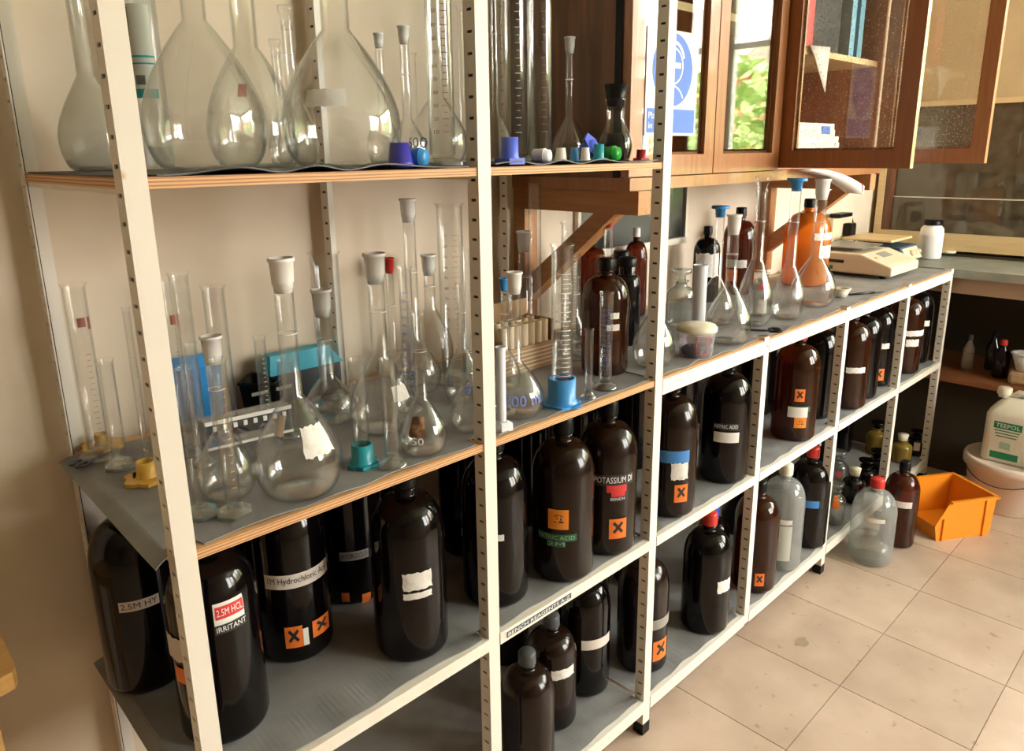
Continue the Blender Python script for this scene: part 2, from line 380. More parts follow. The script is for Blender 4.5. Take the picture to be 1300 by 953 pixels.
low = thing('slotted_angle_bench', 'low cream slotted-angle bench running on to the right', 'shelving', (0, 0, 0))
for x in PX[:3]:
    post(tall, x, True, .03, 2.15); post(tall, x, False, .03, 2.15)
post(low, PX[3], True, .066, .905, foot=False); post(low, PX[3], False, .03, .905)
for x in PX[4:]:
    post(low, x, True, .03, .905); post(low, x, False, .03, .905)
def board(parent, x0, x1, ztop, th, y0=YF - .004, y1=YB - .003, mat='ply_edge', name='shelf_board'):
    return MB().box(x0, x1, y0, y1, ztop - th, ztop).obj(name, mat, parent)
XT0, XT1 = .236, PX[2] - .001
# top and middle boards rest inside the posts
for (ztop, th) in ((ZT - .003, .0125), (ZM - .003, .0125)):
    board(tall, PX[0] + .0025, PX[1] - .001, ztop, th, YF + .0025); board(tall, PX[1] + .0055, PX[2] - .001, ztop, th, YF + .0025)
    for i in (0, 1):   # carrier angles under the boards
        MB().box(PX[i] + .003, PX[i] + .007, YF + .03, YB - .03, ztop - th - .006, ztop - th).obj('carrier', 'cream_metal', tall)
def tray(parent, x0, x1, ztop, fl=.028, mat='cream_metal', front=YF - .0015):
    mb = MB(); mb.box(x0, x1, front + .0015, YB - .003, ztop - .002, ztop); mb.box(x0, x1, front, front + .0014, ztop - fl, ztop); mb.box(x0, x1, YB - .0026, YB - .001, ztop - fl, ztop)
    return mb.obj('shelf_tray', mat, parent)
for i in (0, 1):
    tray(tall, PX[i] + FW_ + .001, PX[i + 1] - .0005, ZL - .0025, .024); tray(tall, PX[i] + FW_ + .001, PX[i + 1] - .0005, ZB - .0025, .033, 'cream_worn')
for i in (2, 3, 4, 5):
    a, b = PX[i] + FW_ + .001, PX[i + 1] - .0005
    tray(low, a, b, ZL - .0025, .024)
    if i < 5 or True: tray(low, a, b, ZB - .0025, .033, 'cream_worn')
    # bench top: thin board on a cream rail
    MB().box(a, b, YF + .003, YB - .003, ZM - .011, ZM - .003).obj('bench_board', 'ply_edge', low)
    MB().box(a, b, YF - .001, YF + .0015, ZM - .040, ZM - .006).obj('front_rail', 'cream_worn', low)
MB().box(PX[2] + .004, PX[2] + FW_ + .0005, YF + .003, YB - .003, ZM - .011, ZM - .003).obj('bench_board', 'ply_edge', low)
for i in (3, 4, 5):
    MB().box(PX[i] + .003, PX[i] + FW_ + .0005, YF + .003, YB - .003, ZM - .0109, ZM - .0031).obj('bench_board', 'ply_edge', low)
# bolts on the rail
for x in PX[3:]:
    MB().lathe([(0, -.003), (.004, -.003), (.004, 0), (0, 0)], 8).xform(Matrix.Translation((x + .017, YF - .001, ZM - .02)) @ Matrix.Rotation(PI / 2, 4, 'X')).obj('bolt', 'steel', low)
# printed strip on the lower shelf edge
st = MB().box(.802, .985, YF - .0024, YF - .0016, ZL - .0215, ZL - .0065).obj('shelf_label', 'lwhite', tall)
MB().box(.804, .983, YF - .0028, YF - .0024, ZL - .020, ZL - .008).obj('label_band', 'plastic_grey', st)
flat_text(MB(), 'BENCH REAGENTS A-Z', Matrix.Translation((.808, YF - .0031, ZL - .0178)) @ Matrix.Rotation(PI / 2, 4, 'X') @ Matrix.Diagonal((.170, .0075, 1, 1))).obj('lettering', 'inkwhite', st)
# mats: thin wavy sheets
def mat_sheet(name, label, x0, x1, y0, y1, z, mat, nx, ny, wav=.003, droop=0, hang=None, th=.0018):
    def ht(x, y):
        e = max(0, 1 - (y - y0) / .05)
        hgt = wav * e * (.5 + .5 * math.sin(x * 41 + 2 * math.sin(x * 13))) * (1 if y > y0 + .001 else 1.1)
        return hgt
    v = []; f = []
    for k in range(2):
        for j in range(ny + 1):
            for i in range(nx + 1):
                x = x0 + (x1 - x0) * i / nx; y = y0 + (y1 - y0) * j / ny
                near = any(p - .008 < x < p + FW_ + .008 for p in PX)
                y = (y0 + (.024 if near else 0)) + (y1 - y0 - (.024 if near else 0)) * j / ny
                yy = y + (.002 * math.sin(x * 23) + .0015 * math.sin(x * 57 + 1) if j == 0 and not near else 0)
                zz = z - th * (1 - k) + ht(x, y) * (1 if j == 0 else .0)
                if hang:
                    d = hang - x
                    if d > 0: zz -= droop * (d / (hang - x0)) ** 1.5 * (1 - .55 * j / ny); x += d * .45
                v.append((x, yy, zz))
    n = (nx + 1) * (ny + 1)
    for j in range(ny):
        for i in range(nx):
            a = j * (nx + 1) + i; q = (a, a + 1, a + nx + 2, a + nx + 1)
            f.append(tuple(t + n for t in q)); f.append(tuple(reversed(q)))
    edge = [j * (nx + 1) for j in range(ny, -1, -1)][:-1] + list(range(nx + 1))[:-1] + [j * (nx + 1) + nx for j in range(ny + 1)][:-1] + [ny * (nx + 1) + i for i in range(nx, -1, -1)][:-1]
    for a, b in zip(edge, edge[1:] + edge[:1]): f.append((a, b, b + n, a + n))
    o = MB().add(v, f, False).obj(name, mat); tag(o, label, 'mat'); return o
mat_sheet('shelf_mat', 'black crinkled sheet lying on the top shelf board', PX[0] + .005, PX[2] - .003, YF + .006, YB - .030, ZT - .0004, 'mat_black', 120, 6, .006)
mat_sheet('shelf_mat', 'grey mat on the middle shelf with its left end hanging down', .222, PX[2] - .003, YF + .009, YB - .030, ZM - .0004, 'mat_grey', 150, 8, .003, .012, .2555)
bench_mat = mat_sheet('shelf_mat', 'grey mat along the bench top under the tall flasks', PX[2] + .006, PX[6] - .003, YF + .009, YB - .030, ZM - .0004, 'mat_grey', 200, 6, .004)
for nm, z, a, b in (('grey mat on the lower shelf of the tall rack', ZL, PX[0] + .005, PX[2] - .003), ('grey mat on the lower shelf beneath the bench', ZL, PX[2] + .006, PX[6] - .003),
                    ('grey mat on the bottom shelf of the tall rack', ZB, PX[0] + .005, PX[2] - .003), ('grey mat on the bottom shelf beneath the bench', ZB, PX[2] + .006, PX[6] - .003)):
    lft = nm == 'grey mat on the lower shelf of the tall rack'
    mat_sheet('shelf_mat', nm, a - .042 if lft else a, b, YF + .009, YB - .030, z - .0004, 'mat_grey', 120, 5, .003, .012 if lft else 0, .2555 if lft else None)

# ------------------------------------------------------------------ glassware and bottles
SZ = dict(t=ZT, m=ZM, l=ZL, b=ZB, f=0.0)
def rfun(prof):
    pr = sorted([(z, r) for r, z in prof if r > 1e-5], key=lambda q: q[0])
    best = {}
    for z, r in pr: best[round(z, 5)] = max(r, best.get(round(z, 5), 0))
    zs = sorted(best)
    def f(z):
        if z <= zs[0]: return best[zs[0]]
        for a, b in zip(zs, zs[1:]):
            if a <= z <= b: return best[a] + (best[b] - best[a]) * (z - a) / max(b - a, 1e-9)
        return best[zs[-1]]
    return f
def patch(mb, rf, a0, a1, z0, z1, off, na=10, nz=4, cut=0):
    v = []; f = []
    for j in range(nz + 1):
        for i in range(na + 1):
            s = i / na; t = j / nz; a = a0 + (a1 - a0) * s; z = z0 + (z1 - z0) * t
            if cut:
                z += cut * (z1 - z0) * (.035 * math.sin(23 * s + 3 * t) + .02 * math.sin(51 * s) if j in (0, nz) else 0); a += cut * (a1 - a0) * (.03 * math.sin(11 * t + 1) if i in (0, na) else 0)
            r = rf(z) + off; v.append((r * math.cos(a), r * math.sin(a), z))
    for j in range(nz):
        for i in range(na): k = j * (na + 1) + i; f.append((k, k + 1, k + na + 2, k + na + 1))
    return mb.add(v, f, True)
def wrap_poly(mb, rf, a0, a1, z0, z1, off, vs, fs):
    out = []
    for u, w in vs:
        z = z0 + (z1 - z0) * w; a = a0 + (a1 - a0) * u; r = rf(z) + off; out.append((r * math.cos(a), r * math.sin(a), z))
    return mb.add(out, fs)
def cross_shape(n=8):
    v = []; f = []
    for sgn in (1, -1):
        dx, dy = .5 * .78, .5 * .78 * sgn; nx, ny = -.085 * sgn, .085
        o = len(v)
        for k in range(n + 1): s = 2 * k / n - 1; v += [(.5 + dx * s + nx, .5 + dy * s + ny), (.5 + dx * s - nx, .5 + dy * s - ny)]
        for k in range(n): a = o + 2 * k; f.append((a, a + 1, a + 3, a + 2))
    return v, f
CORR = ([(.15, .18), (.42, .18), (.42, .24), (.15, .24), (.52, .14), (.88, .14), (.82, .28), (.58, .28), (.25, .62), (.52, .74), (.50, .80), (.23, .68), (.55, .74), (.80, .62), (.82, .68), (.57, .80), (.40, .40), (.46, .40), (.46, .58), (.40, .58), (.64, .34), (.72, .34), (.72, .56), (.64, .56)],
        [(0, 1, 2, 3), (4, 5, 6, 7), (8, 9, 10, 11), (12, 13, 14, 15), (16, 17, 18, 19), (20, 21, 22, 23)])
SIMPLE = dict(paper='paper_torn', tape='tape', tapewhite='tapewhite', tapegrey='tapegrey', pink='pink', orange='orange', green='green', blue='lblue', black='lblack', white='lwhite', red='lred', stain='stain', palelabel='palelabel', frost='frost', redprint='inkred')
INK = dict(black='ink', white='inkwhite', pale='inkpale')
def labels(root, rf, labs):
    for n, lb in enumerate(labs):
        a0, a1, z0, z1, st, tx = lb[:6]; ink = lb[6] if len(lb) > 6 and lb[6] else 'black'
        off = .0005 + .0004 * n
        if st.startswith('text'):
            vs, fs = text_mesh(tx); wrap_poly(MB(), rf, a0, a1, z0, z1, off, vs, fs).obj('lettering', {'textblue': 'inkblue', 'textwhite': 'inkwhite', 'textblack': 'ink'}[st], root); continue
        if st in ('orangeX', 'corrosive', 'orange'):
            s = patch(MB(), rf, a0, a1, z0, z1, off).obj('hazard_sticker', 'corr' if st == 'corrosive' else 'orange', root)
            if st == 'orangeX': v, f = cross_shape(); wrap_poly(MB(), rf, a0 + (a1 - a0) * .18, a1 - (a1 - a0) * .18, z0 + (z1 - z0) * .25, z1 - (z1 - z0) * .12, off + .0004, v, f).obj('cross_symbol', 'ink', s)
            if st == 'corrosive': wrap_poly(MB(), rf, a0 + (a1 - a0) * .15, a1 - (a1 - a0) * .15, z0 + (z1 - z0) * .25, z1 - (z1 - z0) * .12, off + .0004, *CORR).obj('corrosive_symbol', 'ink', s)
            continue
        if st == 'redframe':
            mb = MB(); w = (a1 - a0) * .06; h_ = (z1 - z0) * .05
            patch(mb, rf, a0, a1, z0, z0 + h_, off); patch(mb, rf, a0, a1, z1 - h_, z1, off); patch(mb, rf, a0, a0 + w, z0, z1, off, 2); patch(mb, rf, a1 - w, a1, z0, z1, off, 2)
            mb.obj('printed_frame', 'inkred', root); continue
        s = patch(MB(), rf, a0, a1, z0, z1, off, cut=1 if st in ('paper', 'tape', 'stain', 'frost') else 0).obj('label', SIMPLE[st], root)
        if tx:
            vs, fs = text_mesh(tx); da = (a1 - a0); dz = (z1 - z0)
            wrap_poly(MB(), rf, a0 + da * .05, a1 - da * .05, z0 + dz * .24, z1 - dz * .2, off + .0004, vs, fs).obj('lettering', INK[ink], s)
def stopper(root, kind, nd, zn):
    """zn = top of the glass neck; returns nothing, builds a child"""
    r = nd / 2
    if kind in ('frost', 'white', 'clear', 'blue', 'red', 'frosttube'):
        hs = nd * 1.15
        m = {'frost': 'glass_frost', 'white': 'plastic_white', 'clear': 'glass', 'blue': 'plastic_sky', 'red': 'plastic_red', 'frosttube': 'glass_frost'}[kind]
        if kind == 'clear':
            prof = [(0, -.6 * nd), (r * .8, -.6 * nd), (r * .95, 0), (r * .8, .3 * nd), (r * 1.25, .75 * nd), (r * 1.3, hs), (0, hs)]
        else:
            prof = [(0, -.5 * nd), (r * .85, -.5 * nd), (r * 1.0, 0), (r * 1.04, .001), (r * 1.12, hs * .84), (r * 1.26, hs * .86), (r * 1.26, hs), (r * 1.08, hs), (r * 1.0, hs * .55), (0, hs * .55)]
    else:
        hs = nd * .75
        m = 'plastic_red' if kind.startswith('red') else 'plastic_sky'
        prof = [(0, -.4 * nd), (r * .85, -.4 * nd), (r * 1.05, hs * .6), (r * 1.75, hs * .62), (r * 1.8, hs * .7), (r * 1.75, hs), (0, hs)]
    MB().lathe([(a, z + zn) for a, z in prof], 20).obj('stopper', m, root)
def stop_h(kind, nd): return 0 if not kind else (nd * 1.15 if kind in ('frost', 'white', 'clear', 'blue', 'red', 'frosttube') else nd * .75)
def flask(root, H, D, o):
    hb = o['hb']; nd = o['nd']; r = D / 2; rn = nd / 2 * .92; con = o.get('con', 0)
    hb = max(hb, D * .75)
    st = o.get('stop'); zn = H - stop_h(st, nd)
    rb = r * .62; zm = hb * (.33 if not con else .30); prof = [(0, .004), (rb * .85, .003), (rb, 0.0004)]
    for k in range(1, 11): s = k / 10 * PI / 2; prof.append((rb + (r - rb) * math.sin(s), .0004 + zm * (1 - math.cos(s))))
    for k in range(1, 17):
        t = k / 16; S_ = .5 * (1 + math.cos(PI * t)); q = .92 if con else .72; g = S_ * (1 - q) + (1 - t ** 1.85) * q
        prof.append((rn + (r - rn) * g, zm + (hb - zm) * t))
    prof += [(rn, hb + (zn - hb) * .5), (rn, zn - .006), (rn * 1.12, zn - .004), (rn * 1.16, zn), (rn * .95, zn)]
    mb = MB().lathe(prof, 40); th = min(.0016, rn * .3)
    mb.lathe([(max(a - th, 0), z + (.0025 if z < .004 else 0)) for a, z in prof[:-3]], 40)      # inner face of the wall
    mb.obj('flask_body', 'glass_dusty' if o.get('dust') else 'glass', root)
    # thick glass of the base catches the light
    MB().lathe([(0, .0075), (rb * .9, .006), (rb * .98, .004)], 32).obj('base_dimple', 'glass', root)
    if zn - hb > .05:
        zr = hb + (zn - hb) * .55; MB().lathe([(rn + .0002, zr), (rn + .0004, zr + .0005), (rn + .0002, zr + .001)], 24).obj('fill_mark', 'inkwhite', root)
    if st: stopper(root, st, nd, zn)
    if o.get('grad'): scale_marks(root, rn, hb + .01, zn, o['grad'], o['az'])
    if o.get('labs'): labels(root, rfun(prof), o['labs'])
def scale_marks(root, r, z0, z1, kind, az):
    mb = MB(); rf = lambda z: r; m = {'brown': 'inkbrown', 'white': 'inkwhite', 'whitewide': 'inkwhite', 'orange': 'inkorange', 'blue': 'inkblue', 'red': 'inkred', 'badge': 'inkbrown'}[kind]
    L = z1 - z0; n = 24 if r > .011 else 12; a = az + .35
    if kind == 'badge':
        s = MB(); patch(s, rf, az - .15, az + .55, z1 - .23 * L, z1 - .17 * L, .0004); patch(s, rf, az + .75, az + 1.1, z1 - .25 * L, z1 - .17 * L, .0004); s.obj('printed_badge', m, root); z1 = z1 - .3 * L; L = z1 - z0; n = 14
    for k in range(n + 1):
        z = z0 + L * (.06 + .78 * k / n); big = k % 2 == 0
        wd = (1.1 if kind == 'whitewide' else .5) * (1 if big else .55); hgt = .0013 if kind in ('whitewide', 'brown', 'orange') else .0008
        patch(mb, rf, a - wd / 2, a + wd / 2, z, z + hgt, .0004, 6, 1)
        if big and kind in ('brown', 'orange', 'red', 'blue', 'whitewide') and r > .011:
            vs, fs = text_mesh(str(10 * (k // 2 + 1))); w2 = .0085 / max(r, .012) if r > .012 else .9
            wrap_poly(mb, rf, a - .75 - w2 / 2, a - .75 + w2 / 2, z - .002, z + .0035, .0004, vs, fs)
    mb.obj('scale_print', m, root)
def cyl(root, H, D, o):
    r = D / 2; b = o.get('base', 'round'); gm = 'plastic_milky' if o.get('mat') == 'white' else 'glass'
    zb = .012
    if b in ('yellow', 'teal', 'blue'):
        R_ = max(1.35 * r * 1.5, .026); m = {'yellow': 'plastic_yellow', 'teal': 'plastic_teal', 'blue': 'plastic_sky'}[b]
        foot_parts(root, r, R_, m, o['az']); zb = .008
    elif b == 'hex':
        R_ = r + .0145; pts = [(R_ * math.cos(a + o['az']), R_ * math.sin(a + o['az'])) for a in [PI / 3 * k for k in range(6)]]
        mb = MB(); mb.prism(pts, .0005, .006); n = len(mb.v)
        q = [(p * .55, s * .55) for p, s in pts]
        v = [(p, s, .006) for p, s in pts] + [(p, s, .013) for p, s in q]
        mb.add(v, [(i, (i + 1) % 6, 6 + (i + 1) % 6, 6 + i) for i in range(6)] + [tuple(range(6, 12))])
        mb.obj('foot', 'plastic_milky' if gm != 'glass' else 'glass_foot', root)
    else:
        R_ = max(1.9 * r, .013)
        MB().lathe([(0, .002), (R_ * .8, .002), (R_, .0005), (R_ * 1.02, .004), (R_ * .9, .007), (r * 1.25, .010), (r * .9, .015)], 36).obj('foot', 'glass_foot', root)
    prof = [(0, zb + .003), (r * .85, zb + .002), (r, zb + .006), (r, H * .5), (r, H - .006), (r * 1.10, H - .002), (r * 1.16, H), (r * 1.08, H)]
    mb = MB().lathe(prof, 32)
    if gm == 'glass': th = min(.0014, r * .25); mb.lathe([(max(a - th, 0), z + (.004 if a < r * .9 else 0)) for a, z in prof[:-3]], 32)
    mb.obj('tube', gm, root)
    if o.get('grad'): scale_marks(root, r, zb + .02, H - .01, o['grad'], o['az'])
def foot_parts(root, r, R_, m, az):
    pts = []
    for k in range(24):
        a = 2 * PI * k / 24; rr = R_ * (.93 + .10 * math.cos(6 * a)); pts.append((rr * math.cos(a + az), rr * math.sin(a + az)))
    MB().prism(pts, .0005, .006).obj('foot_plate', m, root)
    ro = r * 1.35
    MB().lathe([(ro * 1.15, .006), (ro, .012), (ro, .006 + 2.4 * r), (r * 1.04, .006 + 2.4 * r), (r * 1.04, .008), (0, .008)], 28).obj('foot_socket', m, root)
def cap(root, r, z0, h_, m, ribs=28):
    MB().lathe([(r, z0), (r * 1.02, z0 + h_ * .12), (r, z0 + h_ * .85), (r * .9, z0 + h_), (0, z0 + h_)], ribs * 2, fun=lambda a: 1 + .018 * math.cos(ribs * a)).obj('cap', m, root)
BM = dict(dark='dark_glass', brown='brown_glass', amber='amber', clear='clear_bottle', orange='orange_glass')
CM = dict(black='plastic_black', red='plastic_red', blue='plastic_blue', white='plastic_white', grey='plastic_grey', cream='plastic_cream', blackwide='plastic_black', blackslim='plastic_black')
def bottle(root, H, D, o):
    r = D / 2; c = o['cap']; wide = c == 'blackwide'; slim = c == 'blackslim'
    rn = r * (.62 if wide else .20 if slim else .26); ch = H * (.10 if not o.get('tallcap') else .16)
    zs = H * (.63 if H / D > 2.2 else .58); zk = H * (.85 if not wide else .80)
    prof = [(0, .006), (r * .80, .004), (r * .88, .0005), (r * .965, .006), (r, .014), (r, zs * .5), (r, zs)]
    for k in range(1, 13):
        t = k / 12; rr = rn + (r - rn) * math.cos(t * PI / 2) ** .85; z = zs + (zk - zs) * math.sin(t * PI / 2) ** .95
        if k == 12: rr = rn * 1.02
        prof.append((max(rr, rn), z))
    prof += [(rn, zk + .004), (rn, H - ch * .9), (rn * .9, H - ch * .8), (0, H - ch * .8)]
    MB().lathe(prof, 44).obj('bottle_body', BM[o['mat']], root)
    cap(root, rn * (1.22 if not wide else 1.1), H - ch, ch, CM[c])
    if c != 'blackwide': MB().lathe([(rn, H - ch - .007), (rn * 1.2, H - ch - .006), (rn * 1.2, H - ch - .002), (rn, H - ch - .001)], 24).obj('neck_ring', BM[o['mat']], root)
    if o.get('liquid'):
        zl = H * o['liquid']; q = [(0, .008), (r * .9, .007), (r * .95, .014)] + [(rr * .96, z) for rr, z in prof[5:] if z < zl]
        rl = rfun(prof)(zl) * .96
        MB().lathe(q + [(rl, zl), (0, zl)], 40).obj('liquid', 'liquid', root)
    if o.get('labs'): labels(root, rfun(prof), o['labs'])
def sbottle(root, H, D, o):
    r = D / 2; m = {'glass': 'glass_thick', 'green': 'green_glass', 'dark': 'dark_glass', 'yellow': 'yellow_glass'}[o['mat']]
    rn = r * .42; zs = H * .52; zk = H * .70; zt = H * .80
    prof = [(0, .004), (r * .88, .002), (r * .97, .004), (r, .012), (r, zs)]
    for k in range(1, 9): t = k / 8 * PI / 2; prof.append((rn + (r - rn) * math.cos(t), zs + (zk - zs) * math.sin(t)))
    prof += [(rn, zt - .004), (rn * 1.3, zt - .002), (rn * 1.3, zt), (rn * .9, zt)]
    MB().lathe(prof, 32).obj('bottle_body', m, root)
    sm = {'cork': 'plastic_cream', 'dark': 'dark_glass'}.get(o.get('stop'), 'glass_thick')
    if o.get('stop') == 'cork': sp = [(0, zt - .01), (rn * .9, zt - .01), (rn * 1.25, H), (0, H)]
    else: sp = [(0, zt - .01), (rn * .8, zt - .01), (rn * .7, zt + (H - zt) * .45), (rn * 1.7, zt + (H - zt) * .7), (rn * 1.75, H - .001), (rn * 1.5, H), (0, H)]
    MB().lathe(sp, 24).obj('stopper', sm, root)
    if o.get('labs'): labels(root, rfun(prof), o['labs'])
def rod(root, H, D, o):
    r = D / 2
    MB().lathe([(0, .0006), (r * 2.2, .0006), (r * 2.3, .004), (r * 1.2, .007), (r * .9, .010)], 20).obj('foot', 'glass_foot', root)
    MB().lathe([(r * .8, .006), (r, .012), (r, H - .008), (r * 1.35, H - .002), (r * 1.5, H), (r * 1.3, H)], 20).obj('tube', 'glass', root)
def tube_pack(root, H, D, o):
    r = D / 2; rf = lambda z: r; az = o['az']
    MB().lathe([(0, .001), (r * .97, .001), (r, .004), (r, H - .003), (r * .97, H), (0, H)], 36).obj('tube', 'clear_plastic', root)
    patch(MB(), rf, az - 1.1, az + .55, .115, .245, .0005).obj('label', 'palelabel', root)
    b = MB(); patch(b, rf, az - 1.1, az + .55, .108, .122, .0009); patch(b, rf, az - 1.1, az + .55, .158, .1605, .0009); patch(b, rf, az - 1.1, az + .55, .168, .171, .0009); b.obj('teal_band', 'inkteal', root)
    b = MB()
    for k in range(11): patch(b, rf, az - .75 + k * .055, az - .75 + k * .055 + .028, .128, .142, .0009, 1, 1)
    for k in range(12): patch(b, rf, az - 1.0, az - .80, .20 + k * .0035, .2018 + k * .0035, .0009, 2, 1)
    b.obj('bar_print', 'lblack', root)
def darkflask(root, H, D, o):
    r = D / 2; hs = .26 * H; zn = H - hs * .8; rn = r * .52
    prof = [(0, .003), (r * .75, .0006)] + [(r * (.75 + .25 * math.sin(k / 8 * PI / 2)), .0006 + H * .2 * (1 - math.cos(k / 8 * PI / 2))) for k in range(1, 9)]
    prof += [(rn + (r - rn) * .5 * (1 + math.cos(PI * k / 10)), H * .2 + (H * .58 - H * .2) * k / 10) for k in range(1, 11)] + [(rn * 1.02, H * .64), (rn * 1.1, zn), (rn * 1.25, zn + .002), (rn * 1.1, zn + .003)]
    MB().lathe(prof, 36).obj('flask_body', 'glass', root)
    rf = rfun(prof); zl = H * .36
    MB().lathe([(0, .004)] + [(max(a - .0012, 0), z + .0005) for a, z in prof[1:] if z < zl] + [(rf(zl) - .0012, zl), (0, zl)], 32).obj('liquid', 'dark_liquid', root)
    MB().lathe([(0, zn - .012), (rn * .95, zn - .012), (rn * 1.05, zn + .003), (rn * 1.28, H), (0, H)], 28).obj('stopper', 'plastic_black', root)
def foot(root, H, D, o):
    foot_parts(root, D / 2, max(D * 1.35, .034), 'plastic_' + o['col'], o['az'])
def tub(root, H, D, o):
    r = D / 2; prof = [(0, .002), (r * .80, .001), (r * .84, .004), (r * .97, H * .84)]
    MB().lathe(prof, 40).obj('tub_body', 'tub_plastic', root)
    MB().lathe([(r * .95, H * .82), (r * 1.04, H * .82), (r * 1.05, H * .93), (r * 1.0, H * .95), (r * .96, H), (r * .3, H), (0, H)], 40).obj('lid', 'plastic_cream', root)
    MB().lathe([(0, .005), (r * .70, .004), (r * .80, .016), (r * .5, .026), (0, .024)], 24).obj('powder', 'powder', root)
    if o.get('labs'): labels(root, rfun(prof), o['labs'])
def dish(root, H, D, o):
    r = D / 2; MB().lathe([(0, .001), (r * .62, .001), (r, H), (r * .94, H), (r * .58, .004), (0, .004)], 28).obj('dish_body', 'plastic_cream', root)
    MB().lathe([(r * .9, H), (r * 1.08, H - .001), (r * 1.08, H + .001), (r * .9, H + .001)], 28).obj('rim', 'plastic_cream', root)
def jar(root, H, D, o):
    r = D / 2; prof = [(0, .002), (r * .9, .001), (r, .008), (r, H * .60), (r * 1.02, H * .62), (r, H * .64), (r * .96, H * .78), (r * .72, H * .86), (r * .7, H * .88)]
    MB().lathe(prof, 36).obj('jar_body', 'plastic_white', root)
    cap(root, r * .78, H * .87, H * .13, 'plastic_black')
def bucket(root, H, D, o):
    r = D / 2; MB().lathe([(0, .002), (r * .82, .001), (r * .84, .006), (r * .96, H - .035), (r, H - .033)], 44).obj('bucket_body', 'bucket_white', root)
    MB().lathe([(r * 1.0, H - .036), (r * 1.05, H - .036), (r * 1.06, H - .01), (r * 1.03, H), (r * .95, H), (r * .93, H - .008), (0, H - .008)], 44).obj('lid', 'bucket_white', root)
    az = o['az']; pts = [(r * 1.0 * math.cos(az - 1.2 + t * 1.9), r * 1.0 * math.sin(az - 1.2 + t * 1.9), H - .05 - .03 * math.sin(t * PI)) for t in [k / 16 for k in range(17)]]
    MB().tube(pts, .002, 6).obj('wire_handle', 'dark_metal', root)
glass('glass_foot', tint=(.86, .89, .87), edge=(.5, .55, .53), f0=.10, f1=.9, power=2.0, dust=.08)
glass('glass_thick', tint=(.85, .88, .86), edge=(.4, .45, .43), f0=.08, f1=.9, power=2.5, dust=.08)
KIND = dict(flask=flask, cyl=cyl, bottle=bottle, sbottle=sbottle, rod=rod, tube_pack=tube_pack, darkflask=darkflask, foot=foot, tub=tub, dish=dish, jar=jar, bucket=bucket)

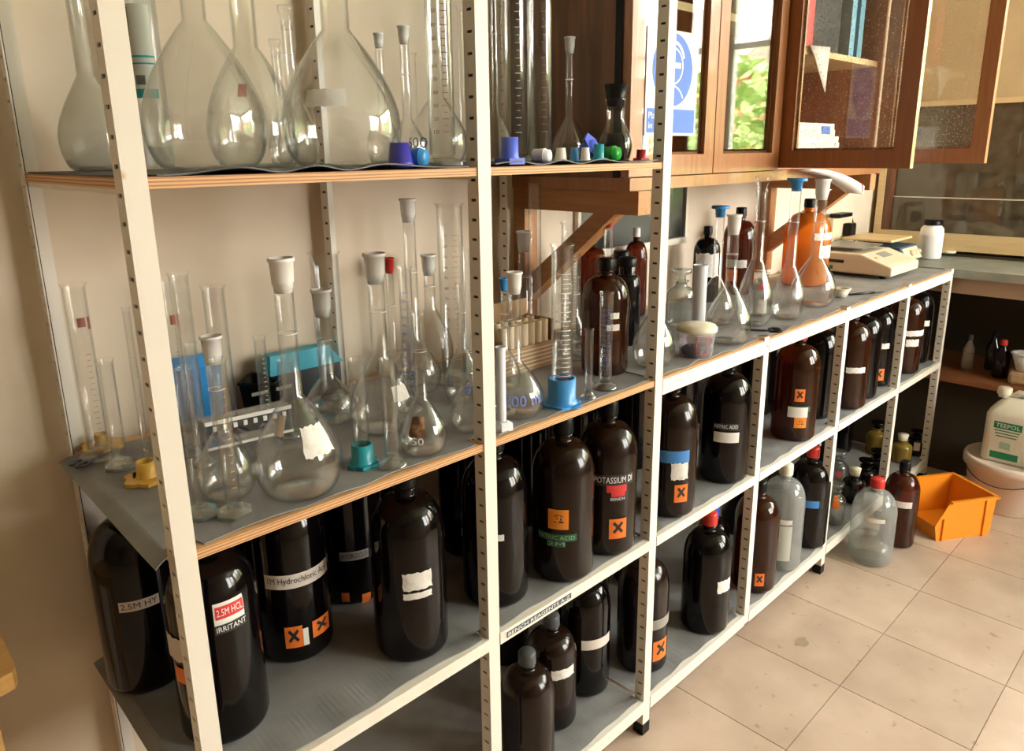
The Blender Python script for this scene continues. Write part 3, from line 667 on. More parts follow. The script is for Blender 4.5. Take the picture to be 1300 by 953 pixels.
# things standing on shelves and floor: kind, name, category, label, level, x, y, height, diameter, details (metres, radians)
ITEMS = [
    ('flask', 'volumetric_flask', 'flask', 'dusty volumetric flask at the far left of the top shelf, partly behind the post', 't', 0.3369, 1.2212, 0.3219, 0.0929, {'dust': 0.5, 'hb': 0.1326, 'nd': 0.0244}),
    ('tube_pack', 'plastic_tube', 'tube', 'clear plastic tube with teal banded label behind the large top-shelf flask', 't', 0.4433, 1.2814, 0.3203, 0.0476, {}),
    ('flask', 'volumetric_flask', 'flask', 'large conical flask just right of the left post on the top shelf', 't', 0.4066, 0.989, 0.3221, 0.152, {'con': 1, 'hb': 0.184, 'nd': 0.0319}),
    ('flask', 'volumetric_flask', 'flask', 'flask with red square print between the two largest top-shelf flasks', 't', 0.557, 1.1696, 0.3613, 0.1417, {'con': 1, 'hb': 0.1834, 'nd': 0.0406, 'labs': [(-2.318, -2.094, 0.1055, 0.1245, 'redprint', '')]}),
    ('flask', 'volumetric_flask', 'flask', 'largest pear-shaped flask with frosted label patch, front of top shelf', 't', 0.5936, 0.9632, 0.3349, 0.169, {'con': 1, 'hb': 0.188, 'nd': 0.042, 'labs': [(-2.727, -2.025, 0.0807, 0.1035, 'frost', '')]}),
    ('flask', 'volumetric_flask', 'flask', 'slim flask with ground stopper behind the largest top-shelf flask', 't', 0.6906, 1.2814, 0.2749, 0.0811, {'stop': 'clear', 'hb': 0.1283, 'nd': 0.0228}),
    ('flask', 'volumetric_flask', 'flask', 'small flask with pale stopper in the corner behind the largest top-shelf flask', 't', 0.6376, 1.2298, 0.2087, 0.0502, {'stop': 'clear', 'hb': 0.0943, 'nd': 0.0166}),
    ('flask', 'volumetric_flask', 'flask', 'narrow flask with frosted flared stopper right of the largest flask', 't', 0.8721, 1.2642, 0.2447, 0.0682, {'stop': 'frost', 'hb': 0.1027, 'nd': 0.0165}),
    ('flask', 'volumetric_flask', 'flask', 'narrow flask with white stopper left of the round flask marked 500', 't', 0.8433, 1.1438, 0.24, 0.0667, {'stop': 'frost', 'hb': 0.0823, 'nd': 0.0182}),
    ('rod', 'glass_tube', 'glass tube', 'thin glass tube standing behind the white-stoppered top-shelf flask', 't', 0.9445, 1.2556, 0.2139, 0.0128, {}),
    ('flask', 'volumetric_flask', 'flask', 'round clear flask with blue 500 print behind graduated cylinder, top shelf', 't', 0.811, 1.0148, 0.3073, 0.0988, {'hb': 0.1118, 'nd': 0.0255, 'labs': [(2.688, 3.677, 0.0276, 0.0451, 'textblue', '500')]}),
    ('cyl', 'measuring_cylinder', 'measuring cylinder', 'tall graduated cylinder with brown scale on the top shelf by the second post', 't', 0.7396, 0.9159, 0.3321, 0.0404, {'base': 'hex', 'grad': 'brown'}),
    ('rod', 'glass_tube', 'glass tube', 'flared glass tube standing close to the second post on the top shelf', 't', 0.9183, 1.075, 0.2717, 0.0101, {}),
    ('flask', 'volumetric_flask', 'flask', 'slender flask with red-marked neck right of the second post, top shelf', 't', 0.9765, 1.0492, 0.3373, 0.0684, {'grad': 'red', 'hb': 0.0955, 'nd': 0.0128}),
    ('cyl', 'measuring_cylinder', 'measuring cylinder', 'left one of two tall wide cylinders in front of brown cabinet side', 't', 1.1268, 1.1524, 0.4902, 0.054, {'base': 'round', 'grad': 'white'}),
    ('cyl', 'measuring_cylinder', 'measuring cylinder', 'right one of two tall wide cylinders in front of brown cabinet side', 't', 1.0783, 1.032, 0.4543, 0.0484, {'base': 'round', 'grad': 'brown'}),
    ('flask', 'volumetric_flask', 'flask', 'frosted-stopper flask standing against the brown cabinet side panel', 't', 1.2615, 1.118, 0.2568, 0.0765, {'stop': 'frost', 'hb': 0.0938, 'nd': 0.0203}),
    ('darkflask', 'conical_flask', 'flask', 'squat flask of dark liquid with black rubber stopper on the top shelf', 't', 1.2491, 0.9804, 0.1506, 0.0709, {}),
    ('cyl', 'measuring_cylinder', 'measuring cylinder', 'wide cylinder with brown badge print left of the left post', 'm', 0.2884, 1.2642, 0.2844, 0.0325, {'base': 'round', 'grad': 'badge'}),
    ('cyl', 'measuring_cylinder', 'measuring cylinder', 'slim orange-scaled cylinder in yellow plastic foot beside the left post', 'm', 0.3198, 1.131, 0.2614, 0.0105, {'base': 'yellow', 'grad': 'orange'}),
    ('cyl', 'measuring_cylinder', 'measuring cylinder', 'short clear cylinder with six-sided foot at the left shelf end', 'm', 0.2994, 1.1962, 0.1753, 0.0213, {'base': 'hex'}),
    ('foot', 'cylinder_foot', 'plastic foot', 'yellow star-shaped foot without its cylinder at the left shelf end', 'm', 0.3039, 1.3044, 0.0323, 0.016, {'col': 'yellow'}),
    ('foot', 'cylinder_foot', 'plastic foot', 'yellow foot half hidden behind the left front post', 'm', 0.3124, 1.118, 0.035, 0.02, {'col': 'yellow'}),
    ('cyl', 'measuring_cylinder', 'measuring cylinder', 'slim clear cylinder with six-sided foot right beside the left post', 'm', 0.3249, 0.9463, 0.208, 0.02, {'base': 'hex'}),
    ('cyl', 'measuring_cylinder', 'measuring cylinder', 'clear cylinder with orange scale and six-sided foot, front of middle shelf', 'm', 0.3571, 0.915, 0.219, 0.0213, {'base': 'hex', 'grad': 'orange'}),
    ('flask', 'volumetric_flask', 'flask', 'white-stoppered flask directly behind the front six-sided-foot cylinders', 'm', 0.3768, 0.9777, 0.235, 0.0808, {'stop': 'frost', 'hb': 0.1, 'nd': 0.0239}),
    ('flask', 'volumetric_flask', 'flask', 'large flask with torn white paper label, front of the middle shelf', 'm', 0.4584, 0.9189, 0.3375, 0.1232, {'stop': 'white', 'hb': 0.146, 'nd': 0.0286, 'labs': [(-1.892, -1.056, 0.0695, 0.1087, 'paper', ''), (-2.77, -2.436, 0.0995, 0.1243, 'tape', '')]}),
    ('flask', 'volumetric_flask', 'flask', 'flask with frosted stopper immediately behind the large torn-label flask', 'm', 0.6401, 1.1438, 0.2429, 0.0973, {'stop': 'frost', 'hb': 0.0831, 'nd': 0.0296}),
    ('cyl', 'measuring_cylinder', 'measuring cylinder', 'tall spouted cylinder behind the large torn-label flask', 'm', 0.6947, 1.2212, 0.2957, 0.0528, {'base': 'round'}),
    ('cyl', 'measuring_cylinder', 'measuring cylinder', 'wide back-row cylinder nearest the wall right of left post', 'm', 0.4539, 1.29, 0.2789, 0.0318, {'base': 'round'}),
    ('cyl', 'measuring_cylinder', 'measuring cylinder', 'back-row cylinder with brown badge peeping past the left post', 'm', 0.3934, 1.1696, 0.2854, 0.0229, {'base': 'round', 'grad': 'badge'}),
    ('cyl', 'measuring_cylinder', 'measuring cylinder', 'open clear cylinder above the white-stoppered flask in the back row', 'm', 0.4764, 1.204, 0.263, 0.035, {'base': 'round'}),
    ('cyl', 'measuring_cylinder', 'measuring cylinder', 'short clear cylinder standing before the blue carton', 'm', 0.3946, 1.1094, 0.1985, 0.0179, {'base': 'round'}),
    ('cyl', 'measuring_cylinder', 'measuring cylinder', 'narrow scaled cylinder in front of the black tray', 'm', 0.5394, 1.1868, 0.1687, 0.0197, {'base': 'round', 'grad': 'white'}),
    ('cyl', 'measuring_cylinder', 'measuring cylinder', 'short wide cylinder left of the large flask neck in the back row', 'm', 0.552, 1.1266, 0.1369, 0.0258, {'base': 'round'}),
    ('cyl', 'measuring_cylinder', 'measuring cylinder', 'plain cylinder in turquoise foot at the middle shelf front edge', 'm', 0.5701, 0.9297, 0.1726, 0.0249, {'base': 'teal'}),
    ('cyl', 'measuring_cylinder', 'measuring cylinder', 'plain cylinder with round glass foot right of the turquoise-footed one', 'm', 0.6016, 0.8941, 0.173, 0.0251, {'base': 'round'}),
    ('flask', 'volumetric_flask', 'flask', 'small flask with brown stained label and white 250 print', 'm', 0.6697, 0.9047, 0.232, 0.0785, {'hb': 0.0916, 'nd': 0.022, 'labs': [(-2.831, -2.106, 0.0387, 0.0688, 'stain', ''), (-2.946, -2.191, 0.0266, 0.0386, 'textwhite', '250')]}),
    ('flask', 'volumetric_flask', 'flask', 'large flask with white paper label behind the turquoise-footed cylinder', 'm', 0.6859, 1.0406, 0.3106, 0.1146, {'stop': 'frost', 'hb': 0.1318, 'nd': 0.0314, 'labs': [(-1.786, -1.124, 0.0628, 0.0877, 'paper', '')]}),
    ('flask', 'volumetric_flask', 'flask', 'flask with bright red stopper in the back row', 'm', 0.8855, 1.29, 0.2592, 0.0783, {'stop': 'red', 'hb': 0.0474, 'nd': 0.0198}),
    ('flask', 'volumetric_flask', 'flask', 'tallest frosted-neck flask by the wall, printed with black letters OR', 'm', 0.8542, 1.1696, 0.3872, 0.1051, {'stop': 'frosttube', 'hb': 0.1094, 'nd': 0.0273, 'labs': [(-2.651, -2.227, 0.0395, 0.0557, 'textblack', 'OR')]}),
    ('cyl', 'measuring_cylinder', 'measuring cylinder', 'clear cylinder with blue marks in front of the tallest frosted-neck flask', 'm', 0.7736, 1.0793, 0.2743, 0.0246, {'base': 'round', 'grad': 'blue'}),
    ('flask', 'volumetric_flask', 'flask', 'pear flask with frosted stopper gleaming behind the small stained flask', 'm', 0.9709, 1.2642, 0.2594, 0.0979, {'stop': 'frost', 'hb': 0.143, 'nd': 0.0272}),
    ('cyl', 'measuring_cylinder', 'measuring cylinder', 'tall wide cylinder with orange scale left of the second post', 'm', 0.9562, 1.1696, 0.3727, 0.0528, {'base': 'round', 'grad': 'orange'}),
    ('rod', 'glass_tube', 'glass tube', 'thin glass tube leaning near the second post on the middle shelf', 'm', 0.9447, 1.1094, 0.288, 0.0129, {}),
    ('flask', 'volumetric_flask', 'flask', 'small round flask with blue print just left of the second post', 'm', 0.7905, 0.9241, 0.1773, 0.0715, {'hb': 0.0961, 'nd': 0.0175, 'labs': [(-3.107, -2.268, 0.0719, 0.0859, 'textblue', '100')]}),
    ('flask', 'volumetric_flask', 'flask', 'shadowed flask behind the small blue-printed flask by second post', 'm', 0.8795, 1.0492, 0.2325, 0.0766, {'hb': 0.1098, 'nd': 0.0193}),
    ('cyl', 'measuring_cylinder', 'measuring cylinder', 'short opaque white plastic cylinder just right of the second post', 'm', 0.8289, 0.8881, 0.1487, 0.0165, {'base': 'hex', 'mat': 'white'}),
    ('flask', 'volumetric_flask', 'flask', 'round flask with blue 500 ml print right of the second post', 'm', 0.8974, 0.9224, 0.266, 0.1046, {'stop': 'white', 'hb': 0.1041, 'nd': 0.0238, 'labs': [(-2.75, -1.272, 0.0325, 0.0517, 'textblue', '500 ml')]}),
    ('flask', 'volumetric_flask', 'flask', 'flask with small blue flared stopper behind the second post', 'm', 0.9913, 1.0492, 0.229, 0.0647, {'stop': 'blue', 'hb': 0.0883, 'nd': 0.0157}),
    ('flask', 'volumetric_flask', 'flask', 'frosted-stopper flask behind the cardboard box of tubes', 'm', 1.2888, 1.29, 0.2831, 0.0966, {'stop': 'frost', 'hb': 0.0703, 'nd': 0.0313}),
    ('cyl', 'measuring_cylinder', 'measuring cylinder', 'tall narrow frosted-topped cylinder beside the wooden wall post', 'm', 1.2578, 1.2212, 0.4052, 0.0305, {'base': 'round'}),
    ('cyl', 'measuring_cylinder', 'measuring cylinder', 'white-scaled graduated cylinder in blue plastic foot', 'm', 0.9957, 0.8971, 0.3075, 0.04, {'base': 'blue', 'grad': 'whitewide'}),
    ('cyl', 'measuring_cylinder', 'measuring cylinder', 'tall plain cylinder between blue-footed cylinder and amber bottle', 'm', 1.3302, 1.1696, 0.3081, 0.0481, {'base': 'round', 'grad': 'white'}),
    ('flask', 'volumetric_flask', 'flask', 'clear flask standing between blue-footed cylinder and amber bottle', 'm', 1.2542, 1.0922, 0.1969, 0.0696, {'hb': 0.1051, 'nd': 0.0269}),
    ('cyl', 'measuring_cylinder', 'measuring cylinder', 'smallest clear cylinder standing in front of the amber bottle', 'm', 1.0586, 0.8832, 0.1413, 0.0168, {'base': 'round'}),
    ('cyl', 'measuring_cylinder', 'measuring cylinder', 'blue-scaled cylinder standing in front of the amber bottle', 'm', 1.1326, 0.9013, 0.2009, 0.0269, {'base': 'round', 'grad': 'blue'}),
    ('bottle', 'reagent_bottle', 'bottle', 'large amber bottle with two white paper strips and black cap, middle shelf', 'm', 1.228, 0.9804, 0.2512, 0.1024, {'mat': 'amber', 'cap': 'black', 'labs': [(-2.254, -1.865, 0.128, 0.1416, 'paper', ''), (-2.406, -1.85, 0.1027, 0.1164, 'paper', '')]}),
    ('bottle', 'reagent_bottle', 'bottle', 'amber bottle with pointed black cap behind the large amber bottle', 'm', 1.4516, 1.204, 0.2757, 0.0814, {'mat': 'amber', 'cap': 'black'}),
    ('bottle', 'reagent_bottle', 'bottle', 'dark squat bottle with black screw cap right of the large amber bottle', 'm', 1.452, 1.0922, 0.2195, 0.0662, {'mat': 'dark', 'cap': 'blackwide'}),
    ('bottle', 'reagent_bottle', 'bottle', 'second dark bottle with black screw cap, hidden in the row behind', 'm', 1.59, 1.2169, 0.211, 0.0642, {'mat': 'dark', 'cap': 'blackwide'}),
    ('bottle', 'reagent_bottle', 'bottle', 'slim amber bottle with white cap close to the wall', 'm', 1.7422, 1.2814, 0.2566, 0.0663, {'mat': 'amber', 'cap': 'white'}),
    ('flask', 'volumetric_flask', 'flask', 'flask with red flat-topped stopper among the amber bottles', 'm', 1.3417, 1.0664, 0.3256, 0.0747, {'stop': 'redflat', 'hb': 0.1044, 'nd': 0.0216}),
    ('flask', 'volumetric_flask', 'flask', 'thin-necked flask standing behind the third post', 'm', 1.338, 0.9282, 0.3379, 0.094, {'stop': 'white', 'hb': 0.1302, 'nd': 0.0151}),
    ('sbottle', 'stoppered_bottle', 'bottle', 'small clear bottle with flat glass stopper right of the third post', 'm', 1.7056, 1.1008, 0.1601, 0.076, {'mat': 'glass'}),
    ('cyl', 'measuring_cylinder', 'measuring cylinder', 'opaque white plastic cylinder with spout behind the lidded tub', 'm', 1.64, 1.0019, 0.1878, 0.0336, {'base': 'hex', 'mat': 'white'}),
    ('tub', 'plastic_tub', 'tub', 'small lidded plastic tub holding dark blue powder', 'm', 1.4733, 0.9029, 0.0753, 0.09, {'labs': [(-2.575, -1.897, 0.0111, 0.0561, 'redframe', '')]}),
    ('flask', 'volumetric_flask', 'flask', 'flask with white stopper right of the lidded tub', 'm', 1.6411, 0.9171, 0.3189, 0.1123, {'stop': 'white', 'hb': 0.1448, 'nd': 0.0295}),
    ('flask', 'volumetric_flask', 'flask', 'flask with blue flat-topped stopper behind the white-stoppered bench flask', 'm', 1.8006, 1.0492, 0.3254, 0.106, {'stop': 'blueflat', 'hb': 0.1303, 'nd': 0.0268}),
    ('bottle', 'reagent_bottle', 'bottle', 'dark bottle with large white label by the wall on the bench', 'm', 2.0713, 1.247, 0.2384, 0.0832, {'mat': 'dark', 'cap': 'black', 'labs': [(2.768, 4.78, 0.0819, 0.1566, 'paper', '')]}),
    ('bottle', 'reagent_bottle', 'bottle', 'brown bottle with white strip and orange square by the bench wall', 'm', 2.2575, 1.2384, 0.287, 0.1067, {'mat': 'amber', 'cap': 'black', 'labs': [(2.856, 4.179, 0.0929, 0.119, 'paper', ''), (2.914, 3.638, 0.0472, 0.0866, 'orange', '')]}),
    ('flask', 'volumetric_flask', 'flask', 'tall flask with clear glass stopper left of the blue-stoppered pair', 'm', 1.8584, 0.9632, 0.4035, 0.0949, {'stop': 'clear', 'hb': 0.1844, 'nd': 0.0318}),
    ('sbottle', 'stoppered_bottle', 'bottle', 'small clear bottle with red tape and paper label between bench flasks', 'm', 1.9778, 1.0093, 0.1288, 0.061, {'mat': 'glass', 'labs': [(3.11, 4.317, 0.0122, 0.0537, 'paper', ''), (-2.921, -2.201, 0.0813, 0.095, 'red', '')]}),
    ('flask', 'volumetric_flask', 'flask', 'tall flask with blue flat-topped stopper, front of the bench', 'm', 2.0023, 0.9368, 0.3933, 0.091, {'stop': 'blueflat', 'hb': 0.1537, 'nd': 0.0306}),
    ('flask', 'volumetric_flask', 'flask', 'tall flask with white stopper before the orange-brown jar', 'm', 2.2328, 0.9644, 0.3835, 0.1315, {'stop': 'white', 'hb': 0.152, 'nd': 0.0373}),
    ('bottle', 'reagent_bottle', 'bottle', 'large orange-brown jar with torn white labels beside the balance', 'm', 2.5772, 1.1524, 0.3021, 0.1574, {'mat': 'orange', 'cap': 'blackslim', 'labs': [(-2.422, -1.179, 0.164, 0.1886, 'paper', ''), (-2.146, -1.179, 0.1, 0.1444, 'paper', '')]}),
    ('dish', 'weighing_dish', 'dish', 'tiny pale weighing dish on the bench near the balance', 'm', 2.4155, 0.9521, 0.0284, 0.0566, {}),
    ('jar', 'plastic_jar', 'jar', 'white plastic jar with black lid on the end bench', 'm', 3.5409, 1.0334, 0.1677, 0.0931, {}),
    ('bottle', 'reagent_bottle', 'bottle', 'black bottle with 2.5M HY label behind the left post', 'l', 0.298, 1.204, 0.338, 0.128, {'mat': 'dark', 'cap': 'black', 'labs': [(-2.299, -1.377, 0.1564, 0.1739, 'tapewhite', '2.5M HY', 'black')]}),
    ('bottle', 'reagent_bottle', 'bottle', 'black bottle with red 2.5M HCL label beside the left post', 'l', 0.3449, 1.0062, 0.338, 0.128, {'mat': 'dark', 'cap': 'black', 'labs': [(-1.92, -1.225, 0.2029, 0.2368, 'white', ''), (-1.885, -1.242, 0.2124, 0.2317, 'red', '2.5M HCL', 'white'), (-1.925, -1.183, 0.1891, 0.2038, 'black', 'IRRITANT', 'white'), (2.878, 3.593, 0.1449, 0.1836, 'tape', ''), (-3.014, -2.625, 0.1108, 0.1361, 'orange', '')]}),
    ('bottle', 'reagent_bottle', 'bottle', 'black bottle labelled 1M Hydrochloric Acid with two orange squares', 'l', 0.5134, 1.0961, 0.338, 0.128, {'mat': 'dark', 'cap': 'black', 'labs': [(-2.739, -0.826, 0.1468, 0.1728, 'tapewhite', '1M Hydrochloric Acid', 'black'), (-2.317, -1.858, 0.0346, 0.0754, 'orangeX', ''), (-1.855, -1.711, 0.0351, 0.068, 'white', ''), (-1.598, -1.01, 0.0428, 0.0751, 'orangeX', '')]}),
    ('bottle', 'reagent_bottle', 'bottle', 'black bottle with thin HYDROCLO strip in the back between two front bottles', 'l', 0.6785, 1.1696, 0.338, 0.128, {'mat': 'dark', 'cap': 'black', 'labs': [(-2.472, -1.599, 0.0987, 0.1169, 'tapegrey', 'HYDROCLO', 'black'), (-2.503, -2.263, 0.0037, 0.0312, 'orange', ''), (-1.894, -1.619, -0.0069, 0.0236, 'orange', '')]}),
    ('bottle', 'reagent_bottle', 'bottle', 'black bottle with torn white label left of the second post', 'l', 0.661, 0.9514, 0.338, 0.128, {'mat': 'dark', 'cap': 'black', 'labs': [(-2.36, -1.57, 0.1418, 0.1738, 'paper', ''), (-2.36, -1.59, 0.1254, 0.1372, 'paper', '')]}),
    ('bottle', 'reagent_bottle', 'bottle', 'black bottle with pinkish label half hidden behind the second post', 'l', 0.9541, 1.1352, 0.338, 0.128, {'mat': 'dark', 'cap': 'black', 'labs': [(-2.5, -1.86, 0.0774, 0.1104, 'pink', ''), (-2.514, -1.872, 0.0552, 0.0737, 'white', '')]}),
    ('bottle', 'reagent_bottle', 'bottle', 'dark bottle standing directly right of the second post', 'l', 0.8716, 0.958, 0.338, 0.128, {'mat': 'dark', 'cap': 'black', 'labs': [(-2.324, -2.046, 0.1461, 0.159, 'paper', '')]}),
    ('bottle', 'reagent_bottle', 'bottle', 'brown bottle with orange corrosive square and green NITRIC ACID tape', 'l', 1.0285, 0.9223, 0.338, 0.128, {'mat': 'brown', 'cap': 'black', 'labs': [(-2.874, -2.225, 0.1228, 0.1655, 'corrosive', ''), (3.025, 4.321, 0.0967, 0.1123, 'green', 'NITRIC ACID', 'pale'), (-2.902, -2.318, 0.0843, 0.0982, 'green', '2M', 'pale')]}),
    ('bottle', 'reagent_bottle', 'bottle', 'brown bottle with POTASSIUM strip, red tape and orange cross square', 'l', 1.1727, 0.9223, 0.338, 0.128, {'mat': 'brown', 'cap': 'black', 'labs': [(-2.978, -1.487, 0.1671, 0.1921, 'black', 'POTASSIUM DI', 'white'), (-2.488, -1.794, 0.1521, 0.1683, 'red', '', ''), (-2.331, -1.854, 0.1427, 0.1553, 'red', '', ''), (-2.379, -1.848, 0.132, 0.1429, 'black', 'BENCH', 'white'), (-2.383, -1.78, 0.0453, 0.0917, 'orangeX', '')]}),
    ('bottle', 'reagent_bottle', 'bottle', 'dark bottle between the post-side bottle and the corrosive bottle, back row', 'l', 1.1283, 1.1438, 0.338, 0.128, {'mat': 'dark', 'cap': 'black'}),
    ('bottle', 'reagent_bottle', 'bottle', 'dark bottle hidden behind the corrosive bottle', 'l', 1.3126, 1.1438, 0.338, 0.128, {'mat': 'dark', 'cap': 'black'}),
    ('bottle', 'reagent_bottle', 'bottle', 'dark bottle in the back row behind the red-taped bottle', 'l', 1.5679, 1.1524, 0.338, 0.128, {'mat': 'dark', 'cap': 'black'}),
    ('bottle', 'reagent_bottle', 'bottle', 'brown bottle with blue band, white patch and orange square right of third post', 'l', 1.4122, 0.9223, 0.338, 0.128, {'mat': 'brown', 'cap': 'black', 'labs': [(-2.908, -1.792, 0.143, 0.1725, 'blue', '', ''), (-2.487, -1.834, 0.1008, 0.1426, 'paper', ''), (-2.339, -1.82, 0.0438, 0.0884, 'orangeX', '')]}),
    ('bottle', 'reagent_bottle', 'bottle', 'black bottle with NITRIC ADD lettering above a white label', 'l', 1.6679, 0.9242, 0.338, 0.128, {'mat': 'dark', 'cap': 'black', 'labs': [(-3.067, -2.056, 0.1523, 0.1694, 'black', 'NITRIC ADD', 'white'), (-3.041, -2.022, 0.118, 0.1459, 'white', '')]}),
    ('bottle', 'reagent_bottle', 'bottle', 'dark bottle with green band and orange square behind the fourth post', 'l', 2.1951, 1.118, 0.338, 0.128, {'mat': 'dark', 'cap': 'black', 'labs': [(-3.076, -2.248, -0.0233, 0.0012, 'green', ''), (-2.94, -2.27, -0.1257, -0.0785, 'orangeX', '')]}),
    ('bottle', 'reagent_bottle', 'bottle', 'amber bottle with red cap, two orange squares and green band', 'l', 2.073, 0.9223, 0.338, 0.128, {'mat': 'amber', 'cap': 'red', 'labs': [(-2.736, -2.288, 0.1283, 0.1669, 'orangeX', ''), (-2.992, -1.979, 0.0965, 0.1135, 'green', ''), (-2.98, -2.094, 0.0792, 0.1109, 'white', ''), (-2.668, -2.128, 0.0473, 0.0794, 'corrosive', '')]}),
    ('bottle', 'reagent_bottle', 'bottle', 'black bottle right behind the red-capped amber bottle', 'l', 2.2983, 0.9632, 0.338, 0.128, {'mat': 'dark', 'cap': 'black'}),
    ('bottle', 'reagent_bottle', 'bottle', 'brown bottle with white band right behind the fifth post', 'l', 2.4642, 0.9236, 0.338, 0.128, {'mat': 'amber', 'cap': 'black', 'labs': [(-2.856, -1.843, 0.1289, 0.1478, 'paper', '')]}),
    ('bottle', 'reagent_bottle', 'bottle', 'black bottle second from the fifth post, without label', 'l', 2.596, 0.9357, 0.338, 0.128, {'mat': 'dark', 'cap': 'black'}),
    ('bottle', 'reagent_bottle', 'bottle', 'black bottle with white band and orange square near the sixth post', 'l', 2.7785, 0.9546, 0.338, 0.128, {'mat': 'dark', 'cap': 'black', 'labs': [(-2.897, -1.971, 0.145, 0.1655, 'paper', ''), (-2.736, -2.124, 0.0263, 0.071, 'orangeX', '')]}),
    ('bottle', 'reagent_bottle', 'bottle', 'brown bottle with two white bands right of the sixth post', 'l', 3.0187, 0.9331, 0.338, 0.128, {'mat': 'amber', 'cap': 'black', 'labs': [(-2.761, -1.392, 0.1516, 0.1732, 'paper', ''), (-2.699, -1.912, 0.1115, 0.1394, 'paper', '')]}),
    ('bottle', 'reagent_bottle', 'bottle', 'dark bottle in the last bay by the end post', 'l', 3.201, 0.9546, 0.338, 0.128, {'mat': 'dark', 'cap': 'black', 'labs': [(-2.384, -1.933, 0.1565, 0.1792, 'paper', '')]}),
    ('bottle', 'reagent_bottle', 'bottle', 'pinkish-brown bottle with grey cap, leftmost on the bottom shelf', 'b', 0.9321, 0.9335, 0.27, 0.115, {'mat': 'brown', 'cap': 'grey'}),
    ('bottle', 'reagent_bottle', 'bottle', 'dark bottle with grey cap second from left on the bottom shelf', 'b', 1.0606, 0.9837, 0.27, 0.115, {'mat': 'brown', 'cap': 'grey', 'labs': [(-2.392, -1.355, 0.1416, 0.166, 'paper', '')]}),
    ('bottle', 'reagent_bottle', 'bottle', 'dark bottle with red cap and narrow white band, bottom shelf', 'b', 1.2004, 1.0062, 0.338, 0.128, {'mat': 'dark', 'cap': 'red', 'labs': [(-2.523, -1.192, 0.1367, 0.1625, 'tapewhite', '')]}),
    ('bottle', 'reagent_bottle', 'bottle', 'brown bottle with orange cross square behind the third post, bottom shelf', 'b', 1.3699, 0.9546, 0.338, 0.128, {'mat': 'brown', 'cap': 'black', 'labs': [(-2.07, -1.299, 0.0382, 0.0939, 'orangeX', ''), (-2.147, -1.003, 0.1283, 0.1556, 'tapegrey', '')]}),
    ('bottle', 'reagent_bottle', 'bottle', 'black bottle with red cap and small white label, bottom shelf', 'b', 1.6167, 0.9223, 0.338, 0.128, {'mat': 'dark', 'cap': 'red', 'labs': [(-2.132, -1.347, 0.1294, 0.1657, 'paper', '')]}),
    ('bottle', 'reagent_bottle', 'bottle', 'dark bottle with tall blue cap behind the black red-capped bottle', 'b', 1.79, 1.01, 0.262, 0.1, {'mat': 'dark', 'cap': 'blue', 'tallcap': 1}),
    ('bottle', 'reagent_bottle', 'bottle', 'dark bottle in the deep back left of the fourth post, bottom shelf', 'b', 2.3833, 1.204, 0.338, 0.128, {'mat': 'dark', 'cap': 'black'}),
    ('bottle', 'reagent_bottle', 'bottle', 'brown bottle with orange square directly behind the fourth post, bottom shelf', 'b', 1.8895, 0.9223, 0.338, 0.128, {'mat': 'amber', 'cap': 'black', 'labs': [(-2.599, -2.169, 0.0296, 0.0711, 'orangeX', '')]}),
    ('bottle', 'reagent_bottle', 'bottle', 'clear bottle with cream cap and tall pale label, bottom shelf', 'b', 2.0562, 0.9223, 0.338, 0.128, {'mat': 'clear', 'cap': 'cream', 'liquid': 0.72, 'labs': [(3.11, 4.055, 0.1626, 0.1783, 'paper', ''), (-2.974, -2.211, 0.0405, 0.1575, 'palelabel', '')]}),
    ('bottle', 'reagent_bottle', 'bottle', 'dark bottle with red cap and bright blue band, bottom shelf', 'b', 2.2435, 0.9223, 0.338, 0.128, {'mat': 'dark', 'cap': 'red', 'labs': [(-3.048, -2.217, 0.15, 0.1747, 'blue', '')]}),
    ('bottle', 'reagent_bottle', 'bottle', 'brown bottle behind the blue-banded bottle, bottom shelf', 'b', 2.936, 1.1868, 0.338, 0.128, {'mat': 'amber', 'cap': 'black'}),
    ('sbottle', 'stoppered_bottle', 'bottle', 'clear glass-stoppered bottle with orange tag in the last bottom bay', 'b', 2.4375, 0.9116, 0.15, 0.075, {'mat': 'glass', 'labs': [(-2.927, -2.321, 0.0668, 0.1079, 'orange', '')]}),
    ('sbottle', 'stoppered_bottle', 'bottle', 'clear glass-stoppered bottle with red neck tag, further back', 'b', 2.7225, 1.0187, 0.15, 0.075, {'mat': 'glass', 'labs': [(-2.846, -2.479, 0.0554, 0.0811, 'red', '')]}),
    ('sbottle', 'stoppered_bottle', 'bottle', 'dark green bottle with pale cork stopper, bottom shelf', 'b', 2.649, 0.9286, 0.13, 0.08, {'mat': 'green', 'stop': 'cork'}),
    ('sbottle', 'stoppered_bottle', 'bottle', 'black bottle with wide flat stopper beside the corked bottle', 'b', 2.7839, 0.9365, 0.12, 0.08, {'mat': 'dark', 'stop': 'dark'}),
    ('sbottle', 'stoppered_bottle', 'bottle', 'black flat-stoppered bottle in the last bay, nearer the wall', 'b', 2.91, 0.9393, 0.12, 0.08, {'mat': 'dark', 'stop': 'dark'}),
    ('sbottle', 'stoppered_bottle', 'bottle', 'yellow liquid bottle with white cap in the last bottom bay', 'b', 3.152, 0.9304, 0.12, 0.08, {'mat': 'yellow', 'stop': 'cork'}),
    ('sbottle', 'stoppered_bottle', 'bottle', 'dark bottle with small pink label by the end post', 'b', 3.268, 0.9118, 0.11, 0.07, {'mat': 'dark', 'stop': 'dark', 'labs': [(-3.055, -2.377, 0.0307, 0.0658, 'pink', '')]}),
